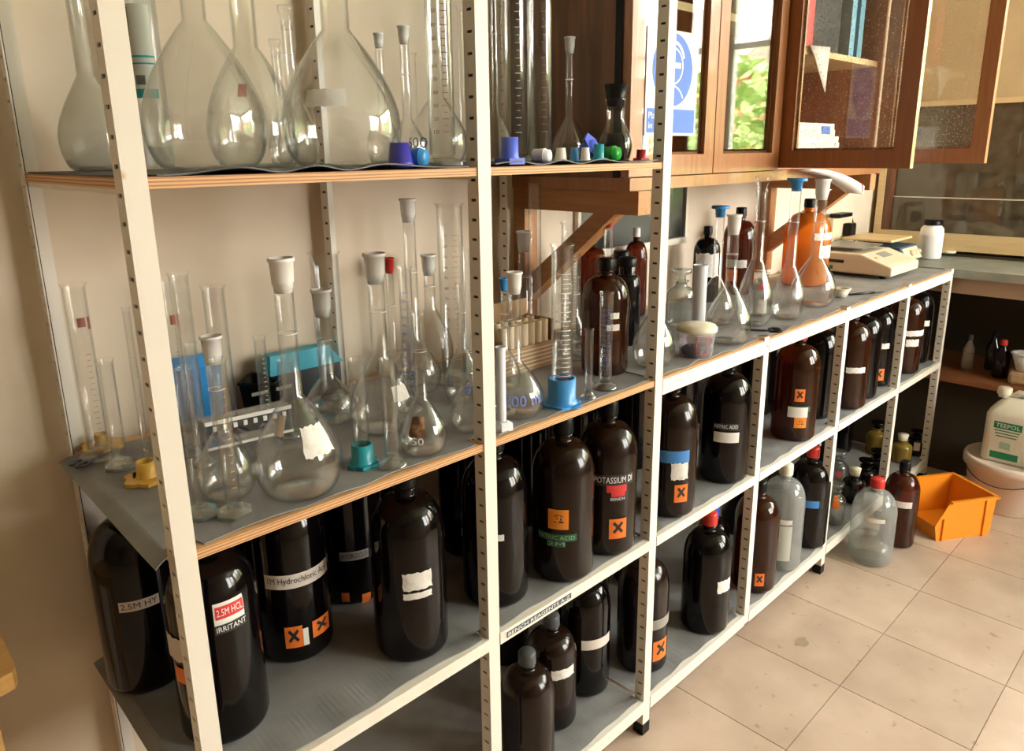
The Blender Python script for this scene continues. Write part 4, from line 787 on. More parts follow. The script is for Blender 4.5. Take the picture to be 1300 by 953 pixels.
    ('sbottle', 'stoppered_bottle', 'bottle', 'murky yellow bottle at the back of the bottom shelf by sixth post', 'b', 3.1763, 1.0417, 0.14, 0.08, {'mat': 'yellow', 'stop': 'dark'}),
    ('bottle', 'reagent_bottle', 'bottle', 'clear bottle with red cap standing on the floor', 'f', 2.4597, 0.7858, 0.2972, 0.1409, {'mat': 'clear', 'cap': 'red', 'liquid': 0.26, 'labs': [(3.132, 3.98, 0.1665, 0.1806, 'tapewhite', '')]}),
    ('bottle', 'reagent_bottle', 'bottle', 'amber bottle with black cap and white band on the floor', 'f', 2.6365, 0.7594, 0.3126, 0.1126, {'mat': 'amber', 'cap': 'black', 'labs': [(2.984, 4.106, 0.1587, 0.1822, 'tapewhite', '')]}),
    ('bucket', 'plastic_bucket', 'bucket', 'white lidded plastic bucket on the floor under the end bench', 'f', 3.24, 0.565, 0.2, 0.3, {}),
    ('lstop', 'rubber_stopper', 'stopper', 'dark blue tapered stopper left of the second post on the top shelf', 't', 0.6405, 0.8901, 0.034, 0.036, {'col': 'violet', 'pose': 'up'}),
    ('lstop', 'rubber_stopper', 'stopper', 'turquoise cap lying by the dark blue stopper on the top shelf', 't', 0.6692, 0.8858, 0.026, 0.026, {'col': 'sky', 'pose': 'lie'}),
    ('lstop', 'cylinder_foot', 'stopper', 'light blue cylinder foot standing right of the second post on the top shelf', 't', 0.8626, 0.8944, 0.043, 0.03, {'col': 'royal', 'pose': 'foot'}),
    ('lstop', 'rubber_stopper', 'stopper', 'first white stopper lying at the left of the top-shelf cluster', 't', 0.9531, 0.9073, 0.03, 0.024, {'col': 'white', 'pose': 'lie'}),
    ('lstop', 'rubber_stopper', 'stopper', 'short white stopper standing in front of the frosted-stopper flask', 't', 1.0305, 0.9331, 0.026, 0.022, {'col': 'white', 'pose': 'up'}),
    ('lstop', 'rubber_stopper', 'stopper', 'white stopper beside the small turquoise post stopper', 't', 1.0639, 0.903, 0.026, 0.018, {'col': 'white', 'pose': 'up'}),
    ('lstop', 'rubber_stopper', 'stopper', 'slim light blue stopper standing between two white ones', 't', 1.0628, 0.9288, 0.026, 0.017, {'col': 'sky', 'pose': 'up'}),
    ('lstop', 'cylinder_foot', 'stopper', 'blue six-sided foot tipped over on the stopper cluster', 't', 1.1614, 0.9718, 0.028, 0.04, {'col': 'royal', 'pose': 'tip'}),
    ('lstop', 'rubber_stopper', 'stopper', 'small turquoise flanged stopper at the cluster front', 't', 1.1025, 0.903, 0.032, 0.02, {'col': 'teal', 'pose': 'foot'}),
    ('lstop', 'rubber_stopper', 'stopper', 'bright green cap lying on its side in front of dark-liquid flask', 't', 1.1698, 0.9245, 0.03, 0.028, {'col': 'green', 'pose': 'lie'}),
    ('lstop', 'rubber_stopper', 'stopper', 'dark red flanged stopper at the right end of the top shelf', 't', 1.2824, 0.9374, 0.022, 0.02, {'col': 'darkred', 'pose': 'foot'}),
    ('bottle', 'reagent_bottle', 'bottle', 'unlabelled dark bottle behind the IRRITANT bottle, lower shelf back row', 'l', 0.455, 1.25, 0.32, 0.122, {'mat': 'dark', 'cap': 'black'}),
    ('bottle', 'reagent_bottle', 'bottle', 'unlabelled dark bottle in the back row behind the blue-banded brown bottle', 'l', 1.43, 1.215, 0.32, 0.122, {'mat': 'dark', 'cap': 'black'}),
    ('bottle', 'reagent_bottle', 'bottle', 'unlabelled dark bottle in the back row behind the NITRIC ADD bottle', 'l', 1.8, 1.16, 0.32, 0.122, {'mat': 'dark', 'cap': 'black'}),
    ('bottle', 'reagent_bottle', 'bottle', 'unlabelled dark bottle in the back row near the fourth post, lower shelf', 'l', 1.99, 1.22, 0.32, 0.122, {'mat': 'dark', 'cap': 'black'}),
    ('bottle', 'reagent_bottle', 'bottle', 'unlabelled dark bottle deep behind the torn-label bottle, lower shelf', 'l', 0.82, 1.24, 0.32, 0.122, {'mat': 'dark', 'cap': 'black'}),
    ('bottle', 'reagent_bottle', 'bottle', 'unlabelled dark bottle in the back row of the bottom shelf, left bay', 'b', 1.14, 1.22, 0.32, 0.122, {'mat': 'dark', 'cap': 'black'}),
    ('bottle', 'reagent_bottle', 'bottle', 'unlabelled dark bottle behind the orange-square bottle at the third post', 'b', 1.42, 1.18, 0.32, 0.122, {'mat': 'dark', 'cap': 'black'}),
    ('bottle', 'reagent_bottle', 'bottle', 'unlabelled dark bottle behind the black red-capped bottle, bottom shelf back row', 'b', 1.66, 1.2, 0.32, 0.122, {'mat': 'dark', 'cap': 'black'}),
    ('bottle', 'reagent_bottle', 'bottle', 'unlabelled dark bottle behind the cream-capped clear bottle', 'b', 2.16, 1.12, 0.32, 0.122, {'mat': 'dark', 'cap': 'black'}),
    ('bottle', 'reagent_bottle', 'bottle', 'unlabelled dark bottle in the back corner past the blue-banded bottle', 'b', 2.56, 1.22, 0.32, 0.122, {'mat': 'dark', 'cap': 'black'}),
    ('bottle', 'reagent_bottle', 'bottle', 'small dark bottle behind the glass-stoppered bottles, last bottom bay', 'b', 2.75, 1.13, 0.2, 0.09, {'mat': 'dark', 'cap': 'black'}),
    ('bottle', 'reagent_bottle', 'bottle', 'small dark bottle at the wall in the last bottom bay', 'b', 2.8, 1.28, 0.22, 0.085, {'mat': 'dark', 'cap': 'black'}),
    ('bottle', 'reagent_bottle', 'bottle', 'small dark bottle near the end post, back of the last bottom bay', 'b', 3.1, 1.16, 0.2, 0.09, {'mat': 'dark', 'cap': 'black'}),
]
def lstop(root, H, D, o):
    m = 'plastic_' + o['col']; r = D / 2; p = o['pose']; az = o['az']
    if p == 'up':
        MB().lathe([(0, 0), (r, 0), (r * 1.02, H * .2), (r * .98, H * .22), (r * .75, H), (r * .6, H), (0, H * .96)], 24).obj('plug', m, root)
        MB().lathe([(r, .0), (r * 1.12, .001), (r * 1.12, .004), (r, .005)], 24).obj('flange', m, root)
    elif p == 'foot':
        pts = [(D * .95 * math.cos(a + az), D * .95 * math.sin(a + az)) for a in [PI / 3 * k for k in range(6)]]
        MB().prism(pts, 0, H * .22).obj('flange', m, root)
        MB().lathe([(r * 1.1, H * .2), (r, H * .3), (r * .95, H), (r * .75, H), (r * .7, H * .4), (0, H * .35)], 24).obj('plug', m, root)
    else:
        M = Matrix.Translation((0, 0, r * 1.05)) @ Matrix.Rotation(az + 1.1, 4, 'Z') @ Matrix.Rotation(PI / 2 if p == 'lie' else 1.1, 4, 'Y') @ Matrix.Translation((0, 0, -H / 2))
        MB().lathe([(r * .8, H * .2), (r * .9, 0), (r, 0), (r, H * .5), (r * .85, H), (0, H)], 24).xform(M).obj('plug', m, root)
        n = 6 if p == 'tip' else 20
        MB().prism([(r * (1.35 if n == 6 else 1.05) * math.cos(2 * PI * k / n), r * (1.35 if n == 6 else 1.05) * math.sin(2 * PI * k / n)) for k in range(n)], H * .5, H * .72).xform(M if p == 'lie' else Matrix.Translation((0, 0, r * .35)) @ M).obj('flange', m, root)
KIND['lstop'] = lstop
for kind, name, cat, label, sh, x, y, H, D, o in ITEMS:
    o = dict(o); o['az'] = math.atan2(-y, -x)
    root = thing(name, label, cat, (x, y, SZ[sh]), 0, o.get('group'))
    KIND[kind](root, H, D, o)

# ------------------------------------------------------------------ wall cupboards
def door(parent, w, z0, z1, M, lit, sign=False, dusty=False):
    st, br = .042, .046; t = .022; mb = MB()
    mb.box(0, st, 0, t, z0, z1); mb.box(w - st, w, 0, t, z0, z1); mb.box(st, w - st, 0, t, z0, z0 + br); mb.box(st, w - st, 0, t, z1 - br, z1)
    d = mb.xform(M).obj('door', lit, parent)
    MB().box(st, w - st, t * .45, t * .45 + .003, z0 + br, z1 - br).xform(M).obj('glass_pane', 'pane_dusty' if dusty else 'pane', d)
    b = MB()
    for (a, c, e, f) in ((st, st + .006, z0 + br, z1 - br), (w - st - .006, w - st, z0 + br, z1 - br), (st, w - st, z0 + br, z0 + br + .006), (st, w - st, z1 - br - .006, z1 - br)):
        b.box(a, c, t * .45 + .0035, t - .001, e, f)
    b.xform(M).obj('glazing_bead', 'cab_lit', d)
    return d
def cupboard(label, x0, x1, z0, z1, shelf):
    c = thing('wall_cupboard', label, 'cupboard', (x0, 1.013, z0)); I = Matrix.Translation((-x0, -1.013, -z0))
    t = .018; y0, y1 = 1.0135, 1.351
    def p(name, m, *b): return MB().box(*b).xform(I).obj(name, m, c)
    p('side_panel', 'cab_panel_shaded', x0, x0 + t, y0, y1, z0, z1); p('side_panel', 'hardboard', x1 - t, x1, y0, y1, z0, z1)
    p('bottom_panel', 'hardboard', x0 + t, x1 - t, y0, y1, z0, z0 + t); p('top_panel', 'hardboard', x0 + t, x1 - t, y0, y1, z1 - t, z1); p('back_panel', 'hardboard', x0 + t, x1 - t, y1 - .006, y1, z0 + t, z1 - t)
    p('inner_shelf', 'cream_wood', x0 + t, x1 - t, y0 + .012, y1 - .007, shelf - t, shelf)
    return c, I
c1_, I1 = cupboard('brown cupboard with closed glass doors above the rack', 1.31, 1.994, 1.315, 2.06, 1.70)
for k, x in enumerate((1.312, 1.654)):
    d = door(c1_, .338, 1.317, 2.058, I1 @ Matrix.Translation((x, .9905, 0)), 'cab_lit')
MB().box(1.3085, 1.3098, 1.0135, 1.032, 1.315, 2.06).xform(I1).obj('edge_strip', 'plastic_black', c1_)
c2_, I2 = cupboard('cupboard with both glass doors standing open beside the closed one', 2.0, 2.735, 1.315, 2.06, 1.655)
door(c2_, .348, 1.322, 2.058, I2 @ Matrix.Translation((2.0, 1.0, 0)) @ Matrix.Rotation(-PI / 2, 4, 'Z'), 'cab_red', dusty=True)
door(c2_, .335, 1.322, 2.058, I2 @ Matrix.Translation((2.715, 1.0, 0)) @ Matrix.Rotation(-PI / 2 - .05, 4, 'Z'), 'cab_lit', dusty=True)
# ledge and brackets carrying the cupboards
led = MB().box(1.31, 2.735, .985, 1.35, 1.288, 1.3145).obj('cupboard_ledge', 'cab_lit'); tag(led, 'long wooden ledge under the two wall cupboards', 'ledge')
for k, x in enumerate((1.315, 2.60)):
    b = thing('wall_bracket', ('wooden bracket with diagonal brace under the closed cupboard', 'wooden bracket with diagonal brace under the open cupboard')[k], 'bracket', (x, 1.35, 1.0))
    B = Matrix.Translation((-x, -1.35, -1.0))
    MB().box(x, x + .045, .965, 1.312, 1.236, 1.2875).xform(B).obj('arm', 'bracket', b)
    MB().box(x, x + .045, 1.312, 1.351, .93, 1.2875).xform(B).obj('upright', 'bracket', b)
    MB().hexa([(x + .002, 1.31, 1.0), (x + .043, 1.31, 1.0), (x + .043, 1.312, 1.06), (x + .002, 1.312, 1.06)][::1], [(x + .002, 1.03, 1.2355), (x + .043, 1.03, 1.2355), (x + .043, 1.09, 1.2355), (x + .002, 1.09, 1.2355)]).xform(B).obj('brace', 'bracket', b)
# safety sign behind the first glass door
sg = thing('safety_sign', 'blue and white safety sign stuck on the closed cupboard door glass', 'sign', (1.375, .9985, 1.405))
MB().box(0, .20, 0, .0012, 0, .225).obj('sheet', 'lwhite', sg)
def disc(cx, cz, r, y, n=40): return [(cx + r * math.cos(2 * PI * k / n), y, cz + r * math.sin(2 * PI * k / n)) for k in range(n)]
MB().add(disc(.1, .142, .078, -.0006), [tuple(range(40))]).obj('blue_disc', 'signblue', sg)
MB().box(.006, .194, -.0006, -.0002, .006, .058).obj('blue_band', 'signblue', sg)
fc = MB(); nr = 32
def ring(cx, cz, r0, r1, a0, a1):
    fc.add([(cx + r * math.cos(a0 + (a1 - a0) * k / nr), -.0009, cz + r * math.sin(a0 + (a1 - a0) * k / nr)) for r in (r0, r1) for k in range(nr + 1)], [(k, k + 1, nr + 2 + k, nr + 1 + k) for k in range(nr)])
ring(.1, .150, .036, .040, 0, 2 * PI); ring(.1, .060, .046, .050, .5, PI - .5)          # head and shoulders
ring(.1, .158, .039, .046, .25, PI - .25)                                                  # visor band over the brow
for a, b, c, d in ((.070, .096, .146, .158), (.104, .130, .146, .158), (.096, .104, .151, .154)): fc.box(a, b, -.0010, -.0007, c, d)
fc.obj('face_pictogram', 'inkwhite', sg)
for i, t in enumerate(('Place', 'in bin')):
    flat_text(MB(), t, Matrix.Translation((.012, -.0010, .036 - .021 * i)) @ Matrix.Rotation(PI / 2, 4, 'X') @ Matrix.Diagonal((.042 + .006 * i, .014, 1, 1))).obj('lettering', 'inkwhite', sg)
# contents of the open cupboard
def slab(name, label, cat, mat, x0, x1, y0, y1, z0, z1, edge=None, group=None, lean=0):
    o = thing(name, label, cat, (x0, y0, z0), 0, group); o.rotation_euler.y = lean
    w, d, h_ = x1 - x0, y1 - y0, z1 - z0
    MB().box(0, .003, 0, d, 0, h_).obj('cover', mat, o); MB().box(w - .003, w, 0, d, 0, h_).obj('cover', mat, o); MB().box(.003, w - .003, 0, .003, 0, h_).obj('spine', mat, o)
    MB().box(.003, w - .003, .004, d - .004, .004, h_ - .004).obj('pages', edge or 'paper', o); return o
slab('folder', 'red folder standing in the open cupboard', 'folder', 'folder_red', 2.205, 2.27, 1.05, 1.30, 1.6555, 1.97)
slab('box_file', 'black box file between the red and blue folders', 'folder', 'folder_black', 2.30, 2.50, 1.07, 1.32, 1.6555, 1.98)
slab('folder', 'left pale blue folder in the open cupboard', 'folder', 'folder_blue', 2.535, 2.57, 1.05, 1.31, 1.6555, 1.98)
slab('folder', 'right pale blue folder in the open cupboard', 'folder', 'folder_blue', 2.60, 2.635, 1.05, 1.31, 1.6555, 1.98)
# paper hanging off the cupboard shelf
o = MB().add([(2.17, 1.03, 1.657), (2.30, 1.03, 1.657), (2.31, 1.012, 1.665), (2.18, 1.015, 1.66), (2.29, 1.006, 1.60), (2.20, 1.007, 1.63), (2.285, 1.005, 1.535), (2.24, 1.009, 1.59), (2.17, 1.20, 1.657), (2.30, 1.20, 1.657)],
             [(8, 0, 1, 9), (0, 3, 2, 1), (3, 5, 7, 4, 2), (7, 6, 4)], True).obj('loose_paper', 'paper'); md = o.modifiers.new('thickness', 'SOLIDIFY'); md.thickness = .0012; tag(o, 'white paper drooping over the cupboard shelf edge', 'paper')
for k, (x0, x1, z, nm) in enumerate(((2.17, 2.50, 1.333, 'lowest'), (2.19, 2.48, 1.3715, 'middle'), (2.18, 2.44, 1.410, 'topmost'))):
    o = thing('paper_stack', '%s bundle of papers lying on the open cupboard floor' % nm, 'papers', (x0, 1.03, z + .0005))
    MB().box(0, x1 - x0, 0, .24, 0, .019).obj('sheets', 'paper', o); MB().box(.002, x1 - x0 - .004, .002, .238, .019, .038).obj('sheets', 'lwhite', o)
    if k == 2: MB().box(.16, .22, -.0012, -.0002, .006, .030).obj('blue_label', 'signblue', o)
# magazine drooping below the cupboard
f = []; n = 12
N2 = (n + 1) * 2
v2 = []
for k in range(2):
    for i in range(n + 1):
        t = i / n
        for j in (0, 1):
            y = .925 + .058 * j; x = 2.05 + .40 * t
            z = 1.318 - .058 * t ** 2.0 - (.004 + .022 * t) * (1 - k) + (0 if j else -.004 * t)
            v2.append((x, y, z))
for i in range(n):
    a = i * 2; f.append((N2 + a, N2 + a + 2, N2 + a + 3, N2 + a + 1)); f.append((a + 1, a + 3, a + 2, a)); f.append((a, a + 2, N2 + a + 2, N2 + a)); f.append((a + 3, a + 1, N2 + a + 1, N2 + a + 3))
f += [(0, N2, N2 + 1, 1), (2 * n, 2 * n + 1, N2 + 2 * n + 1, N2 + 2 * n)]
mg = thing('magazine', 'curled magazine drooping below the open cupboard', 'magazine', (2.1, .97, 1.25))
MI = Matrix.Translation((-2.1, -.97, -1.25))
MB().add(v2, f, True).xform(MI).obj('pages', 'paper', mg)
for k, (m, a) in enumerate((('lred', 0), ('signblue', .008), ('plastic_yellow', .016))):
    MB().box(2.425 + .003 * k, 2.435 + .003 * k, .9232, .9248, 1.256 - a, 1.263 - a).xform(MI).obj('cover_print', m, mg)

# ------------------------------------------------------------------ dark hatch, socket on the wall
ht_ = thing('wall_hatch', 'dark glass hatch in the wall under the closed cupboard', 'hatch', (1.56, 1.35, 1.08))
MB().box(0, .52, -.006, .0005, .02, .205).obj('glass_panel', 'panel_dark', ht_)
for b in ((-.012, .532, -.014, .0005, .205, .217), (-.012, .532, -.02, .0005, .0, .02), (-.012, 0, -.014, .0005, .02, .205), (.52, .532, -.014, .0005, .02, .205)): MB().box(*b).obj('frame', 'cream_metal', ht_)
sk = thing('wall_socket', 'beige wall socket with black plug behind the orange-brown jar', 'socket', (3.16, 1.35, .985))
MB().box(0, .20, -.045, .001, 0, .10).obj('socket_box', 'balance_beige', sk, bevel=.004)
pl = MB().box(.10, .15, -.085, -.046, .02, .075).obj('plug', 'plastic_black', sk, bevel=.006)
MB().box(.03, .16, -.06, -.012, .101, .118).obj('adapter', 'plastic_black', sk, bevel=.004)
MB().tube([(.16, -.03, .11), (.22, -.03, .10), (.27, -.025, .04), (.29, -.03, -.03), (.30, -.04, -.082)], .004, 8).obj('cable', 'plastic_black', sk)

# ------------------------------------------------------------------ end bench and fume cupboard
eb = thing('end_bench', 'grey-topped bench along the end wall with a dark shelf below', 'bench', (3.32, .2, 0))
E_ = Matrix.Translation((-3.32, -.2, 0))
def ep(name, m, *b): return MB().box(*b).xform(E_).obj(name, m, eb)
ep('bench_top', 'bench_grey', 3.285, 4.34, -2.2, 1.345, .868, .9003); ep('apron', 'bench_apron', 3.325, 3.35, -2.2, 1.345, .80, .868)  # unseen run past the fume cupboard added to shade the floor
ep('under_shelf', 'shelf_dark', 3.33, 3.80, -2.17, 1.345, .425, .448); ep('end_panel', 'dark_inside', 3.36, 4.34, -2.2, -2.17, 0, .868); ep('back_panel', 'dark_inside', 3.80, 3.82, -2.17, 1.345, 0, .868); ep('shade_panel', 'dark_inside', 3.42, 3.44, -2.17, 1.345, 0, .424); ep('end_panel', 'dark_inside', 3.36, 3.80, 1.325, 1.345, .448, .868)  # low dark panel under the shelf added in place of deep shade
fu = thing('fume_cupboard', 'fume cupboard with dusty glass sash and cream frame on end bench', 'fume cupboard', (3.70, .25, .9006))
F_ = Matrix.Translation((-3.70, -.25, -.9006))
def fp(name, m, *b): return MB().box(*b).xform(F_).obj(name, m, fu)
fp('frame_post', 'cream_wood', 3.685, 3.72, 1.300, 1.330, .9006, 2.2); fp('frame_post', 'cream_wood', 3.685, 3.72, .25, .28, .9006, 2.2)
fp('bottom_rail', 'cream_wood', 3.68, 3.71, .28, 1.300, .925, 1.0); fp('top_rail', 'cream_wood', 3.685, 3.715, .28, 1.300, 1.548, 1.57)
fp('upper_panel', 'wall_end', 3.695, 3.715, .28, 1.300, 1.57, 2.60); fp('inner_stile', 'cab_panel_shaded', 3.69, 3.715, 1.262, 1.300, 1.0, 1.548)
fp('sash_pane', 'sash_glass', 3.700, 3.703, .28, 1.262, 1.0, 1.152); fp('sash_pane', 'sash_glass', 3.706, 3.709, .28, 1.262, 1.156, 1.548)
fp('sash_edge', 'cream_metal', 3.698, 3.711, .28, 1.262, 1.152, 1.156)
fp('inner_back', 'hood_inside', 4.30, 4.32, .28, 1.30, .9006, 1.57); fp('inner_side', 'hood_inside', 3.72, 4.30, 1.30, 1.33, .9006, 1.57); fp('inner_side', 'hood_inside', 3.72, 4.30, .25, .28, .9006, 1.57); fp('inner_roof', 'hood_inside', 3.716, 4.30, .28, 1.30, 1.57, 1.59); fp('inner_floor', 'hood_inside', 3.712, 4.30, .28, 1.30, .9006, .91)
for y in (1.0, .55):
    ft = MB().lathe([(0, -.012), (.03, -.010), (.034, 0), (0, 0)], 16).xform(F_ @ Matrix.Translation((3.686, y, .9245))).obj('rail_foot', 'plastic_cream', fu)
# things on the dark shelf below the end bench
def mini(name, label, cat, x, y, z, r, H, m, capm):
    t = thing(name, label, cat, (x, y, z))
    MB().lathe([(0, .002), (r * .9, .001), (r, .008), (r, H * .6), (r * .4, H * .8), (r * .36, H * .88)], 24).obj('bottle_body', m, t); cap(t, r * .42, H * .86, H * .14, capm, 14); return t
mini('shelf_bottle', 'thin pale bottle standing in shadow on the under-bench shelf', 'bottle', 3.50, .82, .449, .022, .15, 'glass_dusty', 'plastic_grey')
mini('shelf_bottle', 'taller dim bottle in shadow on the under-bench shelf', 'bottle', 3.56, .745, .449, .026, .17, 'green_glass', 'plastic_black')
t = mini('shelf_bottle', 'wash bottle with orange top on the under-bench shelf', 'bottle', 3.46, .69, .449, .03, .16, 'brown_glass', 'plastic_red')
t = thing('bowl', 'white bowl resting on a brown scouring pad', 'bowl', (3.44, .60, .500)); MB().lathe([(0, 0), (.030, 0), (.034, .004), (.055, .07), (.051, .07), (.03, .008), (0, .006)], 32).obj('bowl_body', 'plastic_white', t); MB().lathe([(.05, .068), (.058, .068), (.058, .072), (.05, .072)], 32).obj('rim', 'plastic_white', t)
o = MB().box(-.05, .05, -.055, .055, 0, .05).obj('scouring_pad', 'cardboard', None, (3.44, .60, .4485), .2, bevel=.012); tag(o, 'brown scouring pad under the white bowl', 'pad')

# ------------------------------------------------------------------ balance, hotplate
ba = thing('balance', 'beige electronic balance with metal pan on the bench', 'balance', (2.84, .945, ZM + .0006))
pr = [(0, .012), (0, .046), (.115, .086), (.30, .086), (.30, .012)]
mb = MB(); v = [(0, y, z) for y, z in pr] + [(.285, y, z) for y, z in pr]
mb.add(v, [(0, 1, 2, 3, 4), (9, 8, 7, 6, 5)] + [(i, 5 + i, 5 + (i + 1) % 5, (i + 1) % 5) for i in range(5)]); mb.obj('housing', 'balance_beige', ba, bevel=.006)
MB().box(-.0012, .0004, .175, .25, .048, .060).obj('dark_plate', 'lblack', ba); MB().box(-.0012, .0004, .215, .228, .022, .036).obj('green_mark', 'greenprint', ba)
pm = Matrix.Translation((0, 0, .046)) @ Matrix.Rotation(math.atan2(.04, .115), 4, 'X')
MB().box(.10, .19, .07, .105, .0002, .0014).xform(pm).obj('display', 'tapegrey', ba); MB().box(.03, .05, .075, .083, .0002, .0014).xform(pm).obj('red_mark', 'inkred', ba)
MB().box(.02, .265, .022, .024, .0002, .001).xform(pm).obj('panel_line', 'tape', ba)
MB().lathe([(0, .0865), (.02, .0865), (.02, .098), (0, .098)], 16, .14, .21).obj('pan_support', 'plastic_black', ba)
MB().box(.04, .25, .125, .30, .098, .104).obj('pan', 'balance_pan', ba, bevel=.003)
for x in (.03, .255):
    for y in (.04, .26): MB().lathe([(0, 0), (.012, 0), (.012, .0125), (0, .0125)], 12, x, y).obj('foot', 'plastic_black', ba)
hp = thing('hotplate', 'blue-sided hotplate with flat cream plate behind the balance', 'hotplate', (3.215, 1.02, ZM + .0006), .0)
MB().hexa([(0, 0, .018), (.20, 0, .018), (.20, .24, .018), (0, .24, .018)], [(0, .03, .075), (.20, .03, .075), (.20, .24, .08), (0, .24, .08)]).obj('housing', 'device_blue', hp, bevel=.004)
MB().hexa([(.015, -.0008, .024), (.185, -.0008, .024), (.185, .0, .024), (.015, .0, .024)], [(.015, .0275, .070), (.185, .0275, .070), (.185, .0285, .070), (.015, .0285, .070)]).obj('control_panel', 'balance_beige', hp)
for k, x in enumerate((.09, .13, .165)): MB().lathe([(0, 0), (.014 - .002 * k, 0), (.012 - .002 * k, .012), (0, .012)], 14).xform(Matrix.Translation((x, .012, .047)) @ Matrix.Rotation(PI / 2 - .45, 4, 'X')).obj('knob', 'balance_beige', hp)
MB().lathe([(0, .08), (.05, .08), (.05, .097), (0, .097)], 20, .1, .14).obj('plate_support', 'plastic_black', hp)
MB().box(-.04, .20, .05, .25, .097, .107).obj('plate', 'cream_wood', hp, bevel=.003)
for x in (.02, .18):
    for y in (.03, .22): MB().lathe([(0, 0), (.01, 0), (.01, .019), (0, .019)], 10, x, y).obj('foot', 'steel', hp)

# ------------------------------------------------------------------ small things on the shelves
def ring_pts(cx, cy, rx, ry, z, n=20, a0=0): return [(cx + rx * math.cos(2 * PI * k / n + a0), cy + ry * math.sin(2 * PI * k / n + a0), z) for k in range(n + 1)]
def scissors(label, x, y, z, rz, m, s=1.0):
    t = thing('scissors', label, 'scissors', (x, y, z), rz); 
    MB().tube(ring_pts(-.030 * s, .010 * s, .014 * s, .009 * s, .004), .0028 * s, 8, False).obj('handle', m, t); MB().tube(ring_pts(-.030 * s, -.012 * s, .014 * s, .009 * s, .004), .0028 * s, 8, False).obj('handle', m, t)
    MB().prism([(-.018 * s, .006 * s), (.0, -.003 * s), (.055 * s, -.002 * s), (.0, .003 * s), (-.014 * s, .010 * s)], .003, .0052).obj('blade', 'dark_metal', t)
    MB().prism([(-.018 * s, -.006 * s), (-.014 * s, -.010 * s), (0, -.003 * s), (.055 * s, .0025 * s), (0, .004 * s)], .0008, .0029).obj('blade', 'dark_metal', t)
scissors('metal scissors lying at the left end of the middle shelf', .275, 1.255, ZM + .0006, .35, 'dark_metal', .75)
scissors('black-handled scissors lying at the bench front edge', 1.805, .905, ZM + .0006, -.95 + PI, 'plastic_black', 1.05)
t = thing('spatula', 'thin black spatula lying on the bench before the balance', 'spatula', (2.50, .915, ZM + .0006), -.45)
MB().tube([(-.055, 0, .004), (.0, 0, .004), (.05, 0, .004)], [.003, .004, .003], 8).obj('handle', 'plastic_black', t); MB().box(.05, .085, -.004, .004, .003, .0045).obj('blade', 'dark_metal', t)
t = thing('cardboard_box', 'open cardboard box holding a row of cream paper tubes', 'box', (1.035, 1.10, ZM + .0006))
w, d_, h_ = .160, .09, .105
MB().box(0, w, 0, d_, 0, .003).obj('bottom', 'cardboard', t); MB().box(0, w, 0, .003, .003, h_ * .55).obj('front_wall', 'cardboard', t); MB().box(0, w, d_ - .003, d_, .003, h_ * 1.35).obj('back_wall', 'cardboard', t); MB().box(0, .003, .003, d_ - .003, .003, h_ * .75).obj('side_wall', 'cardboard', t); MB().box(w - .003, w, .003, d_ - .003, .003, h_).obj('side_wall', 'cardboard', t)
for k in range(5): MB().box(.002, w - .002, -.0008, -.0001, .010 + .009 * k, .0125 + .009 * k).obj('ridge', 'tube_cream', t)
for r_ in range(2):
    for k in range(7):
        q = thing('paper_tube', '%s cream paper tube from the left in the %s row of the cardboard box' % (('first', 'second', 'third', 'fourth', 'fifth', 'sixth', 'seventh')[k], ('front', 'rear')[r_]), 'tube', (1.051 + .0213 * k, 1.118 + .043 * r_, ZM + .0042), 0, 'paper tubes in the cardboard box')
        MB().lathe([(.0098, 0), (.0098, .10), (.0085, .102), (.0078, .10), (.0078, 0)], 16).obj('tube_wall', 'tube_cream', q); MB().lathe([(.0078, .097), (.004, .099), (0, .099)], 16).obj('end_plug', 'paper', q)
t = thing('carton', 'bright blue carton behind the small cylinders at left', 'carton', (.432, 1.315, ZM + .0006), -.05); MB().box(0, .085, 0, .025, 0, .10).obj('carton_body', 'carton_blue', t); MB().hexa([(0, 0, .10), (.085, 0, .10), (.085, .025, .10), (0, .025, .10)], [(0, .012, .122), (.085, .012, .122), (.085, .022, .12), (0, .022, .12)]).obj('flap', 'carton_blue', t)
t = thing('tray', 'black plastic tray behind the clear tube rack', 'tray', (.535, 1.255, ZM + .0006)); MB().lathe([(0, .002), (.040, .001), (.046, .055), (.050, .058), (.050, .062), (.044, .060), (.038, .006), (0, .006)], 4, .05, .035).obj('tray_body', 'plastic_black', t); MB().box(.01, .09, -.002, .0, .042, .048).obj('rim_strip', 'tapegrey', t)
t = thing('carton', 'turquoise carton behind the large torn-label flask', 'carton', (.605, 1.292, ZM + .0006)); MB().box(0, .15, 0, .036, 0, .06).obj('carton_body', 'folder_black', t); MB().hexa([(-.005, -.004, .06), (.154, -.004, .06), (.154, .036, .06), (-.005, .036, .06)], [(.0, .0, .098), (.125, .0, .098), (.125, .03, .098), (.0, .03, .098)]).obj('lid', 'carton_teal', t)
t = thing('tube_rack', 'clear plastic tube rack lying low behind the front flasks', 'rack', (.405, 1.118, ZM + .0006), -.12)
for z in (.018, .060): MB().box(0, .14, 0, .035, z, z + .003).obj('rack_deck', 'clear_plastic', t)
for x in (0, .137): MB().box(x, x + .003, 0, .035, 0, .060).obj('rack_end', 'clear_plastic', t)
MB().box(0, .14, -.002, .0, .058, .064).obj('rack_rail', 'plastic_white', t); MB().box(0, .14, -.002, .0, .017, .021).obj('rack_rail', 'plastic_white', t)
for k in range(8): MB().box(.012 + .016 * k, .018 + .016 * k, -.0022, -.0002, .047, .055).obj('rack_slot', 'frost', t)
